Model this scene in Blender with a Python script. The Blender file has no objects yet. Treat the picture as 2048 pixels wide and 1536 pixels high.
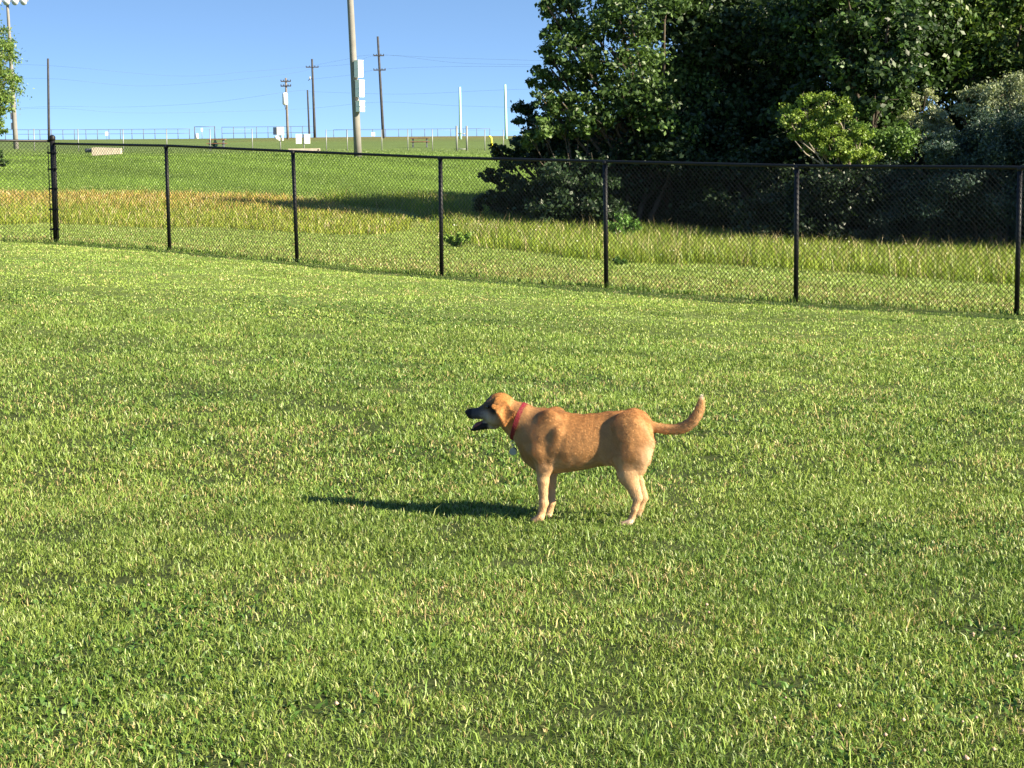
import bpy, bmesh, math, random
import numpy as np
from mathutils import Vector, Matrix

random.seed(7)
RNG = np.random.default_rng(11)
S = bpy.context.scene
COL = S.collection
R = math.radians

# ---------------------------------------------------------------- camera
FPX = 3900.0                     # focal length in pixels of a 2048 px wide frame
CAMZ = 1.75
PITCH = math.atan(408.0 / FPX)
ROLL = 0.012
cam_f = np.array([0, math.cos(PITCH), -math.sin(PITCH)])
_u0 = np.array([0, math.sin(PITCH), math.cos(PITCH)])
_r0 = np.array([1.0, 0, 0])
cam_u = _u0 * math.cos(ROLL) + _r0 * math.sin(ROLL)
cam_r = _r0 * math.cos(ROLL) - _u0 * math.sin(ROLL)
CAM = np.array([0, 0, CAMZ])
cd = bpy.data.cameras.new("camera")
cam = bpy.data.objects.new("camera", cd)
COL.objects.link(cam)
cd.sensor_width = 36.0
cd.lens = 36.0 * FPX / 2048.0
cd.clip_start = 0.1
cd.clip_end = 6000
cam.matrix_world = Matrix(((cam_r[0], cam_u[0], -cam_f[0], 0), (cam_r[1], cam_u[1], -cam_f[1], 0),
                           (cam_r[2], cam_u[2], -cam_f[2], CAMZ), (0, 0, 0, 1)))
S.camera = cam

# ---------------------------------------------------------------- light
SUN_AZ, SUN_EL = 25.0, 27.0      # sun stands to the right and this many degrees towards the viewer
sdir = Vector((math.cos(R(SUN_AZ)) * math.cos(R(SUN_EL)), -math.sin(R(SUN_AZ)) * math.cos(R(SUN_EL)), math.sin(R(SUN_EL))))
ld = bpy.data.lights.new("sun", 'SUN')
ld.energy = 5.0
ld.angle = R(0.5)
ld.color = (1.0, 0.88, 0.66)
sun = bpy.data.objects.new("sun", ld)
COL.objects.link(sun)
sun.rotation_euler = sdir.to_track_quat('Z', 'Y').to_euler()

w = bpy.data.worlds.new("World")
S.world = w
w.use_nodes = True
nt = w.node_tree
nt.nodes.clear()
sky = nt.nodes.new('ShaderNodeTexSky')
sky.sky_type = 'NISHITA'
sky.sun_disc = False
sky.sun_elevation = R(SUN_EL)
sky.sun_rotation = R(90 + SUN_AZ)
sky.air_density = 1.0
sky.dust_density = 0.2
sky.ozone_density = 2.0
tc = nt.nodes.new('ShaderNodeTexCoord')
mp = nt.nodes.new('ShaderNodeMapping')          # clear dry air: the blue reaches low over the horizon
mp.inputs['Location'].default_value = (0, 0, 0.16)
mp.inputs['Scale'].default_value = (1, 1, 3.2)
nrm = nt.nodes.new('ShaderNodeVectorMath'); nrm.operation = 'NORMALIZE'
hsv = nt.nodes.new('ShaderNodeHueSaturation')
hsv.inputs['Saturation'].default_value = 1.08
bg = nt.nodes.new('ShaderNodeBackground')
bg.inputs['Strength'].default_value = 0.080
wo = nt.nodes.new('ShaderNodeOutputWorld')
L = nt.links.new
L(tc.outputs['Generated'], mp.inputs['Vector']); L(mp.outputs['Vector'], nrm.inputs[0])
L(nrm.outputs[0], sky.inputs['Vector']); L(sky.outputs[0], hsv.inputs['Color'])
L(hsv.outputs[0], bg.inputs['Color']); L(bg.outputs[0], wo.inputs['Surface'])

S.view_settings.view_transform = 'Standard'
S.view_settings.look = 'None'
S.view_settings.exposure = 1.76
S.view_settings.gamma = 1.0
S.render.engine = 'CYCLES'
S.cycles.max_bounces = 6
S.cycles.transparent_max_bounces = 6

# ---------------------------------------------------------------- helpers
def ray(px, py):
    d = cam_f * FPX + cam_r * (px - 1024) + cam_u * (768 - py)
    return d / d[1]

def at(px, py, Y):
    """the world point seen at photo pixel (px, py) at distance Y ahead"""
    return CAM + ray(px, py) * Y

def proj(p):
    q = np.asarray(p) - CAM
    z = q @ cam_f
    return 1024 + FPX * (q @ cam_r) / z, 768 - FPX * (q @ cam_u) / z

_lat = RNG.random((256, 256))
def vnoise(x, y):
    x = np.asarray(x, float); y = np.asarray(y, float)
    xi = np.floor(x).astype(int); yi = np.floor(y).astype(int)
    fx = x - xi; fy = y - yi
    fx = fx * fx * (3 - 2 * fx); fy = fy * fy * (3 - 2 * fy)
    a = _lat[xi & 255, yi & 255]; b = _lat[(xi + 1) & 255, yi & 255]
    c = _lat[xi & 255, (yi + 1) & 255]; d = _lat[(xi + 1) & 255, (yi + 1) & 255]
    return (a * (1 - fx) + b * fx) * (1 - fy) + (c * (1 - fx) + d * fx) * fy

def fbm(x, y, o=3):
    s = 0; amp = 0.5; t = 0
    for k in range(o):
        s = s + amp * vnoise(x * 2 ** k + 17.3 * k, y * 2 ** k + 9.1 * k); t += amp; amp *= 0.55
    return s / t

def tag(o, label=None, cat=None, group=None, kind=None):
    if label: o["label"] = label
    if cat: o["category"] = cat
    if group: o["group"] = group
    if kind: o["kind"] = kind
    return o

def empty(name, loc, rz=0.0):
    o = bpy.data.objects.new(name, None)
    COL.objects.link(o)
    o.location = Vector([float(v) for v in loc]); o.rotation_euler = (0, 0, rz)
    o.empty_display_size = 0.2
    return o

def np_mesh(name, V, F, mat, parent=None, C=None, smooth=None):
    """F: list of int arrays (n, k)"""
    me = bpy.data.meshes.new(name)
    V = np.asarray(V, np.float32)
    me.vertices.add(len(V)); me.vertices.foreach_set('co', V.ravel())
    F = [np.asarray(f, np.int32) for f in F if len(f)]
    loops = np.concatenate([f.ravel() for f in F])
    sizes = np.concatenate([np.full(len(f), f.shape[1], np.int32) for f in F])
    starts = np.concatenate([[0], np.cumsum(sizes)[:-1]]).astype(np.int32)
    me.loops.add(len(loops)); me.loops.foreach_set('vertex_index', loops)
    me.polygons.add(len(sizes)); me.polygons.foreach_set('loop_start', starts)
    me.polygons.foreach_set('loop_total', sizes)
    if smooth is not None:
        me.polygons.foreach_set('use_smooth', np.full(len(sizes), bool(smooth)))
    me.update(calc_edges=True)
    if C is not None:
        at_ = me.color_attributes.new('Col', 'FLOAT_COLOR', 'POINT')
        CC = np.ones((len(V), 4), np.float32); CC[:, :3] = C
        at_.data.foreach_set('color', CC.ravel())
    if mat: me.materials.append(mat)
    o = bpy.data.objects.new(name, me)
    COL.objects.link(o)
    if parent: o.parent = parent
    return o

class MB:
    """collects boxes, tubes and so on into one mesh"""
    def __init__(s): s.V = []; s.Q = []; s.T = []; s.n = 0
    def add(s, V, Q=(), T=()):
        V = np.asarray(V, float)
        if len(Q): s.Q.append(np.asarray(Q) + s.n)
        if len(T): s.T.append(np.asarray(T) + s.n)
        s.V.append(V); s.n += len(V); return s
    def box(s, c, d, rz=0.0, tilt=0.0):
        c = np.asarray(c, float); hx, hy, hz = [v / 2 for v in d]
        P = np.array([(x, y, z) for z in (-hz, hz) for x, y in ((-hx, -hy), (hx, -hy), (hx, hy), (-hx, hy))])
        ct, st = math.cos(tilt), math.sin(tilt)
        P = np.c_[P[:, 0] * ct + P[:, 2] * st, P[:, 1], -P[:, 0] * st + P[:, 2] * ct]
        cz, sz = math.cos(rz), math.sin(rz)
        P = np.c_[P[:, 0] * cz - P[:, 1] * sz, P[:, 0] * sz + P[:, 1] * cz, P[:, 2]] + c
        return s.add(P, [(3, 2, 1, 0), (4, 5, 6, 7), (0, 1, 5, 4), (1, 2, 6, 5), (2, 3, 7, 6), (3, 0, 4, 7)])
    def tube(s, pts, rad, n=8, cap=True):
        pts = np.asarray(pts, float); m = len(pts)
        rad = np.broadcast_to(np.asarray(rad, float), (m,))
        V = []
        tprev = None
        for i in range(m):
            t = pts[min(i + 1, m - 1)] - pts[max(i - 1, 0)]
            t = t / (np.linalg.norm(t) + 1e-9)
            if tprev is None:
                a = np.array([0, 0, 1.0]) if abs(t[2]) < 0.9 else np.array([1.0, 0, 0])
                u = np.cross(t, a)
            else:
                u = u - t * (u @ t)
            u = u / np.linalg.norm(u); v = np.cross(t, u); tprev = t
            for k in range(n):
                an = 2 * math.pi * k / n
                V.append(pts[i] + rad[i] * (u * math.cos(an) + v * math.sin(an)))
        Q = [(i * n + k, i * n + (k + 1) % n, (i + 1) * n + (k + 1) % n, (i + 1) * n + k) for i in range(m - 1) for k in range(n)]
        T = []
        if cap:
            V.append(pts[0]); V.append(pts[-1])
            for k in range(n):
                T.append((m * n, (k + 1) % n, k)); T.append((m * n + 1, (m - 1) * n + k, (m - 1) * n + (k + 1) % n))
        return s.add(V, Q, T)
    def ball(s, c, r, n=10, m=6):
        c = np.asarray(c, float); r = np.broadcast_to(np.asarray(r, float), (3,))
        V = [c + r * (0, 0, 1)]
        for i in range(1, m):
            a = math.pi * i / m
            for k in range(n):
                b = 2 * math.pi * k / n
                V.append(c + r * (math.sin(a) * math.cos(b), math.sin(a) * math.sin(b), math.cos(a)))
        V.append(c - r * (0, 0, 1))
        T = [(0, 1 + k, 1 + (k + 1) % n) for k in range(n)]
        e = 1 + (m - 2) * n
        T += [(len(V) - 1, e + (k + 1) % n, e + k) for k in range(n)]
        Q = [(1 + i * n + k, 1 + (i + 1) * n + k, 1 + (i + 1) * n + (k + 1) % n, 1 + i * n + (k + 1) % n) for i in range(m - 2) for k in range(n)]
        return s.add(V, Q, T)
    def build(s, name, mat, parent=None, smooth=False, rel=None):
        V = np.concatenate(s.V)
        if rel is not None: V = V - np.asarray(rel, float)
        F = []
        if s.Q: F.append(np.concatenate(s.Q))
        if s.T: F.append(np.concatenate(s.T))
        return np_mesh(name, V, F, mat, parent, smooth=smooth)

# ---------------------------------------------------------------- materials
def mat(name, col, rough=0.6, metal=0.0, noise=0.15, scale=8.0, spec=0.4, bump=0.0):
    m = bpy.data.materials.new(name); m.use_nodes = True
    n = m.node_tree; p = n.nodes['Principled BSDF']
    p.inputs['Roughness'].default_value = rough; p.inputs['Metallic'].default_value = metal
    p.inputs['Specular IOR Level'].default_value = spec
    tcn = n.nodes.new('ShaderNodeTexCoord')
    tx = n.nodes.new('ShaderNodeTexNoise'); tx.inputs['Scale'].default_value = scale; tx.inputs['Detail'].default_value = 5
    n.links.new(tcn.outputs['Object'], tx.inputs['Vector'])
    mr = n.nodes.new('ShaderNodeMapRange')
    mr.inputs['From Min'].default_value = 0.3; mr.inputs['From Max'].default_value = 0.7
    mr.inputs['To Min'].default_value = 1 - noise; mr.inputs['To Max'].default_value = 1 + noise
    n.links.new(tx.outputs['Fac'], mr.inputs['Value'])
    mx = n.nodes.new('ShaderNodeVectorMath'); mx.operation = 'SCALE'
    mx.inputs[0].default_value = col
    n.links.new(mr.outputs[0], mx.inputs['Scale'])
    n.links.new(mx.outputs[0], p.inputs['Base Color'])
    if bump:
        b = n.nodes.new('ShaderNodeBump'); b.inputs['Strength'].default_value = bump; b.inputs['Distance'].default_value = 0.01
        n.links.new(tx.outputs['Fac'], b.inputs['Height']); n.links.new(b.outputs[0], p.inputs['Normal'])
    return m

def mat_leafy(name, transl=0.35, rough=0.5, spec=0.3, tint=(1.15, 1.25, 0.55)):
    """colour comes from each blade or leaf; part of the light passes through"""
    m = bpy.data.materials.new(name); m.use_nodes = True
    n = m.node_tree; p = n.nodes['Principled BSDF']; out = n.nodes['Material Output']
    a = n.nodes.new('ShaderNodeAttribute'); a.attribute_name = 'Col'
    p.inputs['Roughness'].default_value = rough; p.inputs['Specular IOR Level'].default_value = spec
    t = n.nodes.new('ShaderNodeBsdfTranslucent')
    mu = n.nodes.new('ShaderNodeVectorMath'); mu.operation = 'MULTIPLY'; mu.inputs[1].default_value = tint
    n.links.new(a.outputs['Color'], p.inputs['Base Color'])
    n.links.new(a.outputs['Color'], mu.inputs[0]); n.links.new(mu.outputs[0], t.inputs['Color'])
    mix = n.nodes.new('ShaderNodeMixShader'); mix.inputs[0].default_value = transl
    n.links.new(p.outputs[0], mix.inputs[1]); n.links.new(t.outputs[0], mix.inputs[2])
    n.links.new(mix.outputs[0], out.inputs['Surface'])
    return m

def mat_attr(name, rough=0.9, spec=0.1, nscale=60.0, namp=0.35, bump=0.0):
    m = bpy.data.materials.new(name); m.use_nodes = True
    n = m.node_tree; p = n.nodes['Principled BSDF']
    p.inputs['Roughness'].default_value = rough; p.inputs['Specular IOR Level'].default_value = spec
    a = n.nodes.new('ShaderNodeAttribute'); a.attribute_name = 'Col'
    tcn = n.nodes.new('ShaderNodeTexCoord')
    tx = n.nodes.new('ShaderNodeTexNoise'); tx.inputs['Scale'].default_value = nscale; tx.inputs['Detail'].default_value = 4
    n.links.new(tcn.outputs['Object'], tx.inputs['Vector'])
    mr = n.nodes.new('ShaderNodeMapRange')
    mr.inputs['From Min'].default_value = 0.3; mr.inputs['From Max'].default_value = 0.7
    mr.inputs['To Min'].default_value = 1 - namp; mr.inputs['To Max'].default_value = 1 + namp
    n.links.new(tx.outputs['Fac'], mr.inputs['Value'])
    mx = n.nodes.new('ShaderNodeVectorMath'); mx.operation = 'SCALE'
    n.links.new(a.outputs['Color'], mx.inputs[0]); n.links.new(mr.outputs[0], mx.inputs['Scale'])
    n.links.new(mx.outputs[0], p.inputs['Base Color'])
    if bump:
        b = n.nodes.new('ShaderNodeBump'); b.inputs['Strength'].default_value = bump; b.inputs['Distance'].default_value = 0.02
        n.links.new(tx.outputs['Fac'], b.inputs['Height']); n.links.new(b.outputs[0], p.inputs['Normal'])
    return m

M = dict(
    vinyl=mat('black_vinyl', (0.0045, 0.0045, 0.0055), 0.5, noise=0.2, spec=0.35),
    wire=mat('black_wire', (0.012, 0.012, 0.012), 0.32, noise=0.1, spec=0.5),
    galv=mat('galvanised_steel', (0.25, 0.26, 0.25), 0.5, 0.25, 0.1),
    darksteel=mat('weathered_dark_steel', (0.10, 0.11, 0.13), 0.6, 0.2),
    concrete=mat('pole_concrete', (0.185, 0.178, 0.165), 0.85, noise=0.12, scale=3, bump=0.2),
    wood=mat('pole_wood', (0.045, 0.045, 0.05), 0.9, noise=0.3, scale=3, bump=0.3),
    palewood=mat('weathered_pole_wood', (0.16, 0.14, 0.13), 0.9, noise=0.25, scale=3, bump=0.3),
    white=mat('white_paint', (0.80, 0.80, 0.78), 0.5, noise=0.05),
    grey=mat('grey_paint', (0.42, 0.44, 0.46), 0.5, noise=0.08),
    navy=mat('dark_blue_paint', (0.03, 0.05, 0.09), 0.5),
    brown=mat('brown_planks', (0.17, 0.085, 0.055), 0.75, noise=0.3, scale=5),
    slab=mat('old_concrete', (0.46, 0.40, 0.32), 0.9, noise=0.15, scale=4, bump=0.3),
    mint=mat('pale_mint_paint', (0.38, 0.62, 0.52), 0.5, noise=0.05),
    yellow=mat('yellow_plastic', (0.85, 0.72, 0.05), 0.5, noise=0.05),
    bark=mat('bark', (0.075, 0.060, 0.045), 0.95, noise=0.4, scale=9, bump=0.8),
    palebark=mat('pale_bark', (0.26, 0.22, 0.17), 0.9, noise=0.3, scale=12, bump=0.5),
    line=mat('power_cable', (0.06, 0.07, 0.08), 0.6),
    lamp=mat('floodlight_glass', (0.85, 0.87, 0.88), 0.15, noise=0.02),
    blade=mat_leafy('grass_blades', 0.18, 0.45, 0.35),
    leaf=mat_leafy('leaves', 0.28, 0.45, 0.35),
    ground=mat_attr('turf', nscale=45.0, namp=0.45, bump=0.5),
)

# ---------------------------------------------------------------- terrain
HF = 1.83
A_Y, B_Y = FPX * HF / 196.0, FPX * HF / 293.5
PA = at(112, 485, A_Y)
PB = at(2033, 632, B_Y)
NB = 6
posts_xy = [PA[:2] + (PB[:2] - PA[:2]) * k / NB for k in range(NB + 1)]
ctl = []
def cp(px, py, Y): ctl.append(at(px, py, Y))
for px in (-200, 500, 1024, 1600, 2250): cp(px, 1536, 6.13)
for px, py in ((0, 1046), (600, 1044), (1180, 1043), (1700, 1046), (2100, 1050)): cp(px, py, 10.42)
_bpx = [485, 502, 524, 551, 578, 606, 632]
_bx = [112, 336, 590, 880, 1210, 1585, 2033]
for k in range(NB + 1): cp(_bx[k], _bpx[k], posts_xy[k][1])
cp(0, 483, A_Y); cp(-250, 480, A_Y)
for a in ((-250, 452, 49), (300, 453, 49), (700, 470, 46), (1100, 508, 38.5), (1600, 540, 35.5), (2033, 572, 32), (2300, 592, 30),
          (-250, 386, 62), (300, 388, 62), (650, 402, 62), (1000, 440, 57), (1300, 475, 51), (1700, 495, 49), (2100, 515, 46),
          (1200, 400, 70), (2000, 440, 66),
          (-250, 316, 92), (300, 318, 93), (700, 314, 98), (1000, 322, 100), (2000, 345, 100),
          (-250, 302, 137), (300, 304, 137), (700, 302, 140), (1000, 302, 140), (2000, 310, 140),
          (-250, 280, 300), (300, 278, 300), (700, 274, 300), (1000, 272, 300), (2000, 272, 300)):
    cp(*a)
ctl = np.array(ctl)
def _uv(x, y):
    yy = np.clip(y, 5.0, 300.0)
    return np.c_[np.clip(x / np.maximum(yy, 5.0), -0.36, 0.36) * 5.0, np.log(yy)]
def _phi(r2): return np.where(r2 > 1e-12, 0.5 * r2 * np.log(r2 + 1e-20), 0.0)
def _tps_fit(P, v, lam=0.004):
    n = len(P)
    D = ((P[:, None] - P[None]) ** 2).sum(-1)
    Kq = _phi(D) + lam * np.eye(n)
    Q = np.c_[np.ones(n), P]
    A = np.block([[Kq, Q], [Q.T, np.zeros((3, 3))]])
    return np.linalg.solve(A, np.r_[v, 0, 0, 0])
_CUV = _uv(ctl[:, 0], ctl[:, 1])
_ev = (ctl[:, 2] - CAMZ)
_TW = _tps_fit(_CUV, _ev)
def base_z(x, y):
    x = np.atleast_1d(np.asarray(x, float)); y = np.atleast_1d(np.asarray(y, float))
    out = np.empty(len(x))
    for i in range(0, len(x), 100000):
        P = _uv(x[i:i + 100000], y[i:i + 100000])
        D = ((P[:, None] - _CUV[None]) ** 2).sum(-1)
        out[i:i + 100000] = _phi(D) @ _TW[:-3] + _TW[-3] + P @ _TW[-2:]
    return out + CAMZ
def gz(x, y):
    x = np.atleast_1d(np.asarray(x, float)); y = np.atleast_1d(np.asarray(y, float))
    k = np.clip(1.2 - y / 120, 0.2, 1)
    return base_z(x, y) + ((fbm(x * 1.7 + 40, y * 1.7 + 60, 3) - 0.5) * 0.045 + (fbm(x * 0.35, y * 0.35, 2) - 0.5) * 0.06) * k
def G(x, y): return float(gz(x, y)[0])
def on_ground(px, py, lo=4.0, hi=320.0):
    """where the sight line through a photo pixel meets the ground"""
    d = ray(px, py); ys = np.exp(np.linspace(math.log(lo), math.log(hi), 900))
    P = CAM + d[None] * ys[:, None]
    below = P[:, 2] < base_z(P[:, 0], P[:, 1])
    i = int(np.argmax(below)) if below.any() else len(ys) - 1
    return P[i]

fence_n = np.array([-(PB - PA)[1], (PB - PA)[0]]); fence_n = fence_n / np.linalg.norm(fence_n)
def past_fence(x, y):
    s = (x - PA[0]) * fence_n[0] + (y - PA[1]) * fence_n[1]
    return np.where(x < PA[0], y - PA[1], s)      # left of the corner the fence runs straight across

def inpoly(x, y, poly):
    r = np.zeros(len(x), bool); n = len(poly)
    for i in range(n):
        x0, y0 = poly[i]; x1, y1 = poly[(i + 1) % n]
        c = ((y0 > y) != (y1 > y)) & (x < (x1 - x0) * (y - y0) / (y1 - y0 + 1e-12) + x0)
        r ^= c
    return r
def gpoly(pts): return [tuple(on_ground(*p)[:2]) for p in pts]
POLY_L = gpoly([(-420, 386), (0, 386), (300, 389), (560, 396), (660, 408), (720, 424), (790, 436), (850, 446), (810, 462), (770, 470), (700, 471),
                (600, 466), (400, 456), (200, 452), (0, 450), (-420, 451)])
POLY_R = gpoly([(880, 468), (892, 487), (960, 494), (1050, 505), (1200, 522), (1300, 529), (1420, 530), (1600, 541), (1800, 556), (2048, 573), (2500, 604),
                (2500, 505), (2050, 480), (1600, 455), (1250, 432), (1040, 424), (960, 437), (900, 450)])
POLY_S = gpoly([(640, 401), (780, 397), (1000, 392), (1250, 396), (1250, 424), (1040, 424), (950, 434), (870, 440), (800, 424), (730, 418), (670, 412)])

def region_cols(x, y):
    """turf colour over the whole sheet, far lawn lightened for its sunlit tips"""
    n1 = fbm(x * 0.9, y * 0.9, 3)[:, None]; n2 = fbm(x * 0.13 + 5, y * 0.13, 3)[:, None]
    c = np.array([0.044, 0.058, 0.018]) * (0.7 + 0.6 * n1)
    fl_ = np.clip((y - 14) / 14, 0, 1)[:, None]
    c = c * (1 - fl_) + np.array([0.115, 0.155, 0.040]) * (0.75 + 0.5 * n1) * fl_  # far turf lightened to stand for sunlit blade tips
    pf = past_fence(x, y)
    mown = (pf > 0)
    c[mown] = (np.array([0.20, 0.235, 0.06]) * (0.8 + 0.4 * n1))[mown]
    st = (np.sin(pf * 3.1 + 1.5 * fbm(x * .4, y * .4, 2)) * 0.5 + 0.5)[:, None]
    c[mown] *= (0.92 + 0.14 * st)[mown]
    straw = (mown & (pf < 4.5))
    c[straw] = c[straw] * 0.6 + np.array([0.19, 0.165, 0.065]) * 0.4
    bank = y > 64
    ds_ = np.sin((x * .55 + y * .30) * 1.9 + 2.5 * fbm(x * .12, y * .12, 2))[:, None]
    c[bank] = (np.array([0.116, 0.182, 0.032]) * (0.70 + 0.6 * n2) * (1 + .10 * ds_))[bank]
    top = np.clip((y - 104) / 30, 0, 1)[:, None]
    c = c * (1 - top) + np.array([0.105, 0.150, 0.045]) * (0.85 + 0.3 * n2) * top
    far = np.clip((y - 190) / 70, 0, 1)[:, None]
    c = c * (1 - far) + np.where((x > -30)[:, None], np.array([[0.140, 0.125, 0.048]]), np.array([[0.105, 0.135, 0.045]])) * (0.85 + 0.3 * n2) * far
    return c

# ground sheet
ys = np.concatenate([np.linspace(-30, 4, 24), np.exp(np.linspace(math.log(4.2), math.log(320), 420)), np.exp(np.linspace(math.log(335), math.log(2500), 24))])
us = np.concatenate([np.linspace(-1, -0.34, 26)[:-1], np.linspace(-0.34, 0.34, 230), np.linspace(0.34, 1, 26)[1:]])
gx = np.concatenate([us * max(40.0, 1.0 * yv) if yv < 4 else np.where(np.abs(us) <= 0.34, us * (40 + (yv - 40) if yv > 40 else 40) , us * max(yv, 40)) for yv in ys])
gy = np.repeat(ys, len(us))
gzv = gz(gx, gy)
nu, nv = len(us), len(ys)
ii = (np.arange(nv - 1)[:, None] * nu + np.arange(nu - 1)[None]).ravel()
ground = np_mesh('ground', np.c_[gx, gy, gzv], [np.c_[ii, ii + 1, ii + nu + 1, ii + nu]], M['ground'], C=region_cols(gx, gy), smooth=True)
tag(ground, 'green turf ground rising from the lawn to a far ridge', 'ground', kind='structure')

# ---------------------------------------------------------------- grass
def blades(x, y, h, wd, lean, col, zoff=0.0, curl=1.0):
    n = len(x)
    z = gz(x, y) + zoff
    yaw = RNG.random(n) * 2 * np.pi
    ld_ = RNG.random(n) * 2 * np.pi
    wx, wy = np.cos(yaw) * wd / 2, np.sin(yaw) * wd / 2
    lx, ly = np.cos(ld_) * lean * h, np.sin(ld_) * lean * h
    hz = h * np.sqrt(np.clip(1 - 0.6 * lean ** 2, 0.1, 1))
    B = np.c_[x, y, z]
    W = np.c_[wx, wy, np.zeros(n)]
    Mi = B + np.c_[lx * 0.32, ly * 0.32, hz * 0.6]
    T = B + np.c_[lx, ly, hz * (1 - 0.25 * curl * np.minimum(lean, 1))]
    V = np.stack([B - W, B + W, Mi + W * 0.8, Mi - W * 0.8, T], 1).reshape(-1, 3)
    o = np.arange(n) * 5
    C = np.repeat(col, 5, axis=0)
    return V, np.c_[o, o + 1, o + 2, o + 3], np.c_[o + 3, o + 2, o + 4], C

def scatter(n, y0, y1, um=0.33, power=1.0):
    """points by area weight times y**-power"""
    k = 2 - power
    t = RNG.random(n)
    y = (y0 ** k + t * (y1 ** k - y0 ** k)) ** (1 / k) if abs(k) > 1e-6 else y0 * (y1 / y0) ** t
    x = (RNG.random(n) * 2 - 1) * um * y
    return x, y

def scatter_wide(n, y0, y1, power, margin):
    k = 2 - power
    y = (y0 ** k + RNG.random(n) * (y1 ** k - y0 ** k)) ** (1 / k)
    half = 0.272 * y + margin
    x = (RNG.random(n) * 2 - 1) * half
    ex = np.abs(x) - (0.272 * y + 0.8)
    ok = RNG.random(n) > np.clip(ex / max(margin, .1), 0, 1) * 0.75
    return x[ok], y[ok]

def merge(parts):
    V, Q, T, C = [], [], [], []; o = 0
    for v, q, t, c in parts:
        V.append(v); Q.append(q + o); T.append(t + o); C.append(c); o += len(v)
    return np.concatenate(V), np.concatenate(Q), np.concatenate(T), np.concatenate(C)

def lawn_colours(x, y, n):
    g = np.array([0.112, 0.192, 0.031]); yl = np.array([0.230, 0.290, 0.060]); bl = np.array([0.066, 0.135, 0.024]); tan = np.array([0.42, 0.33, 0.15])
    a = RNG.random(n)[:, None]
    patch = fbm(x * 0.55 + 3, y * 0.55, 3); patch2 = fbm(x * 2.3, y * 2.3, 2); patch3 = fbm(x * .45 + 60, y * .6 + 20, 2)
    c = g * (1 - a) + yl * a
    sw = np.sin((y * .94 + x * .34) * 2.6 + 2.0 * fbm(x * .5, y * .5, 2)) * np.clip((y - 13) / 8, 0, 1)
    c = c * (1 + 0.15 * sw + 0.40 * (patch3 - .5))[:, None]
    k = np.clip((patch - 0.5) * 3.0 + 0.40, 0, 1)[:, None] * RNG.random(n)[:, None]
    c = c * (1 - k * 0.75) + bl * k * 0.75
    c *= (0.65 + 0.75 * RNG.random(n))[:, None]
    pale = RNG.random(n) < 0.065
    c[pale] = (np.array([0.38, 0.41, 0.17]) * (0.7 + 0.5 * RNG.random(n))[:, None])[pale]
    dry = RNG.random(n) < np.clip(0.045 + 0.40 * (patch2 - 0.50) + 0.25 * (patch3 - .5), 0.012, 0.26)
    c[dry] = (tan * (0.6 + 0.6 * RNG.random(n))[:, None])[dry]
    return c

HOLE = on_ground(1945, 1262)
parts = []
# near lawn
for (n, y0, y1, hh, ww, pw) in ((780000, 4.4, 11.5, 0.035, 0.0044, 0.6), (600000, 11.5, 21.0, 0.037, 0.0060, 0.9), (520000, 21.0, 37.0, 0.026, 0.0080, 1.0)):
    x, y = scatter_wide(n, y0, y1, pw, 3.6)
    k = past_fence(x, y) < -0.05
    x, y = x[k], y[k]; n = len(x)
    tuft = fbm(x * 3.1 + 8, y * 3.1, 2)
    big = fbm(x * 0.8 + 30, y * 0.8 + 3, 3)
    h = hh * (0.55 + 0.75 * RNG.random(n)) * (0.55 + 0.9 * tuft) * (0.7 + 0.6 * big)
    thin = RNG.random(n) < (-0.10 + 2.1 * tuft)
    thin &= ((x - HOLE[0]) / .17) ** 2 + ((y - HOLE[1]) / .16) ** 2 > 1 + .5 * RNG.normal(size=n)
    wd = ww * (0.6 + 0.9 * RNG.random(n))
    c = lawn_colours(x, y, n)
    c = c * (1 + 0.30 * np.clip((y - 12) / 14, 0, 1))[:, None]  # distant blades brightened too, as if their tips caught the sun
    V, Q, T, C = blades(x[thin], y[thin], h[thin], wd[thin], ((0.25 + 0.95 * RNG.random(n)) * (1.0 if y0 < 11 else 1.15))[thin], c[thin])
    parts.append((V, Q, T, C))
# stray long blades and straw
x, y = scatter(5000, 4.6, 20, 0.34, 0.8); n = len(x)
c = lawn_colours(x, y, n) * 1.15
parts.append(blades(x, y, 0.06 + 0.05 * RNG.random(n), 0.004 + 0.003 * RNG.random(n), 0.4 + 0.9 * RNG.random(n), c))
V, Q, T, C = merge(parts)
tag(np_mesh('lawn_grass', V, [Q, T], M['blade'], C=C), 'short mown green lawn grass around the dog', 'grass', kind='stuff')

# low leaf rosettes (clover, plantain) in dark patches
x, y = scatter(45000, 4.6, 24, 0.32, 0.9)
k = (fbm(x * 0.7 + 50, y * 0.7 + 9, 3) > 0.56) & (past_fence(x, y) < -0.3)
x, y = x[k], y[k]; n = len(x)
c = np.array([0.062, 0.130, 0.020]) * (0.7 + 0.6 * RNG.random(n))[:, None]
tag(np_mesh('clover_leaves', *(lambda b: (b[0], [b[1], b[2]]))(blades(x, y, 0.03 + 0.02 * RNG.random(n), 0.014 + 0.008 * RNG.random(n), 0.7 + 0.6 * RNG.random(n), c)), M['blade'],
            C=np.repeat(c, 5, axis=0)), 'dark green clover leaves mixed into the lawn', 'ground cover', kind='stuff')
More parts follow.
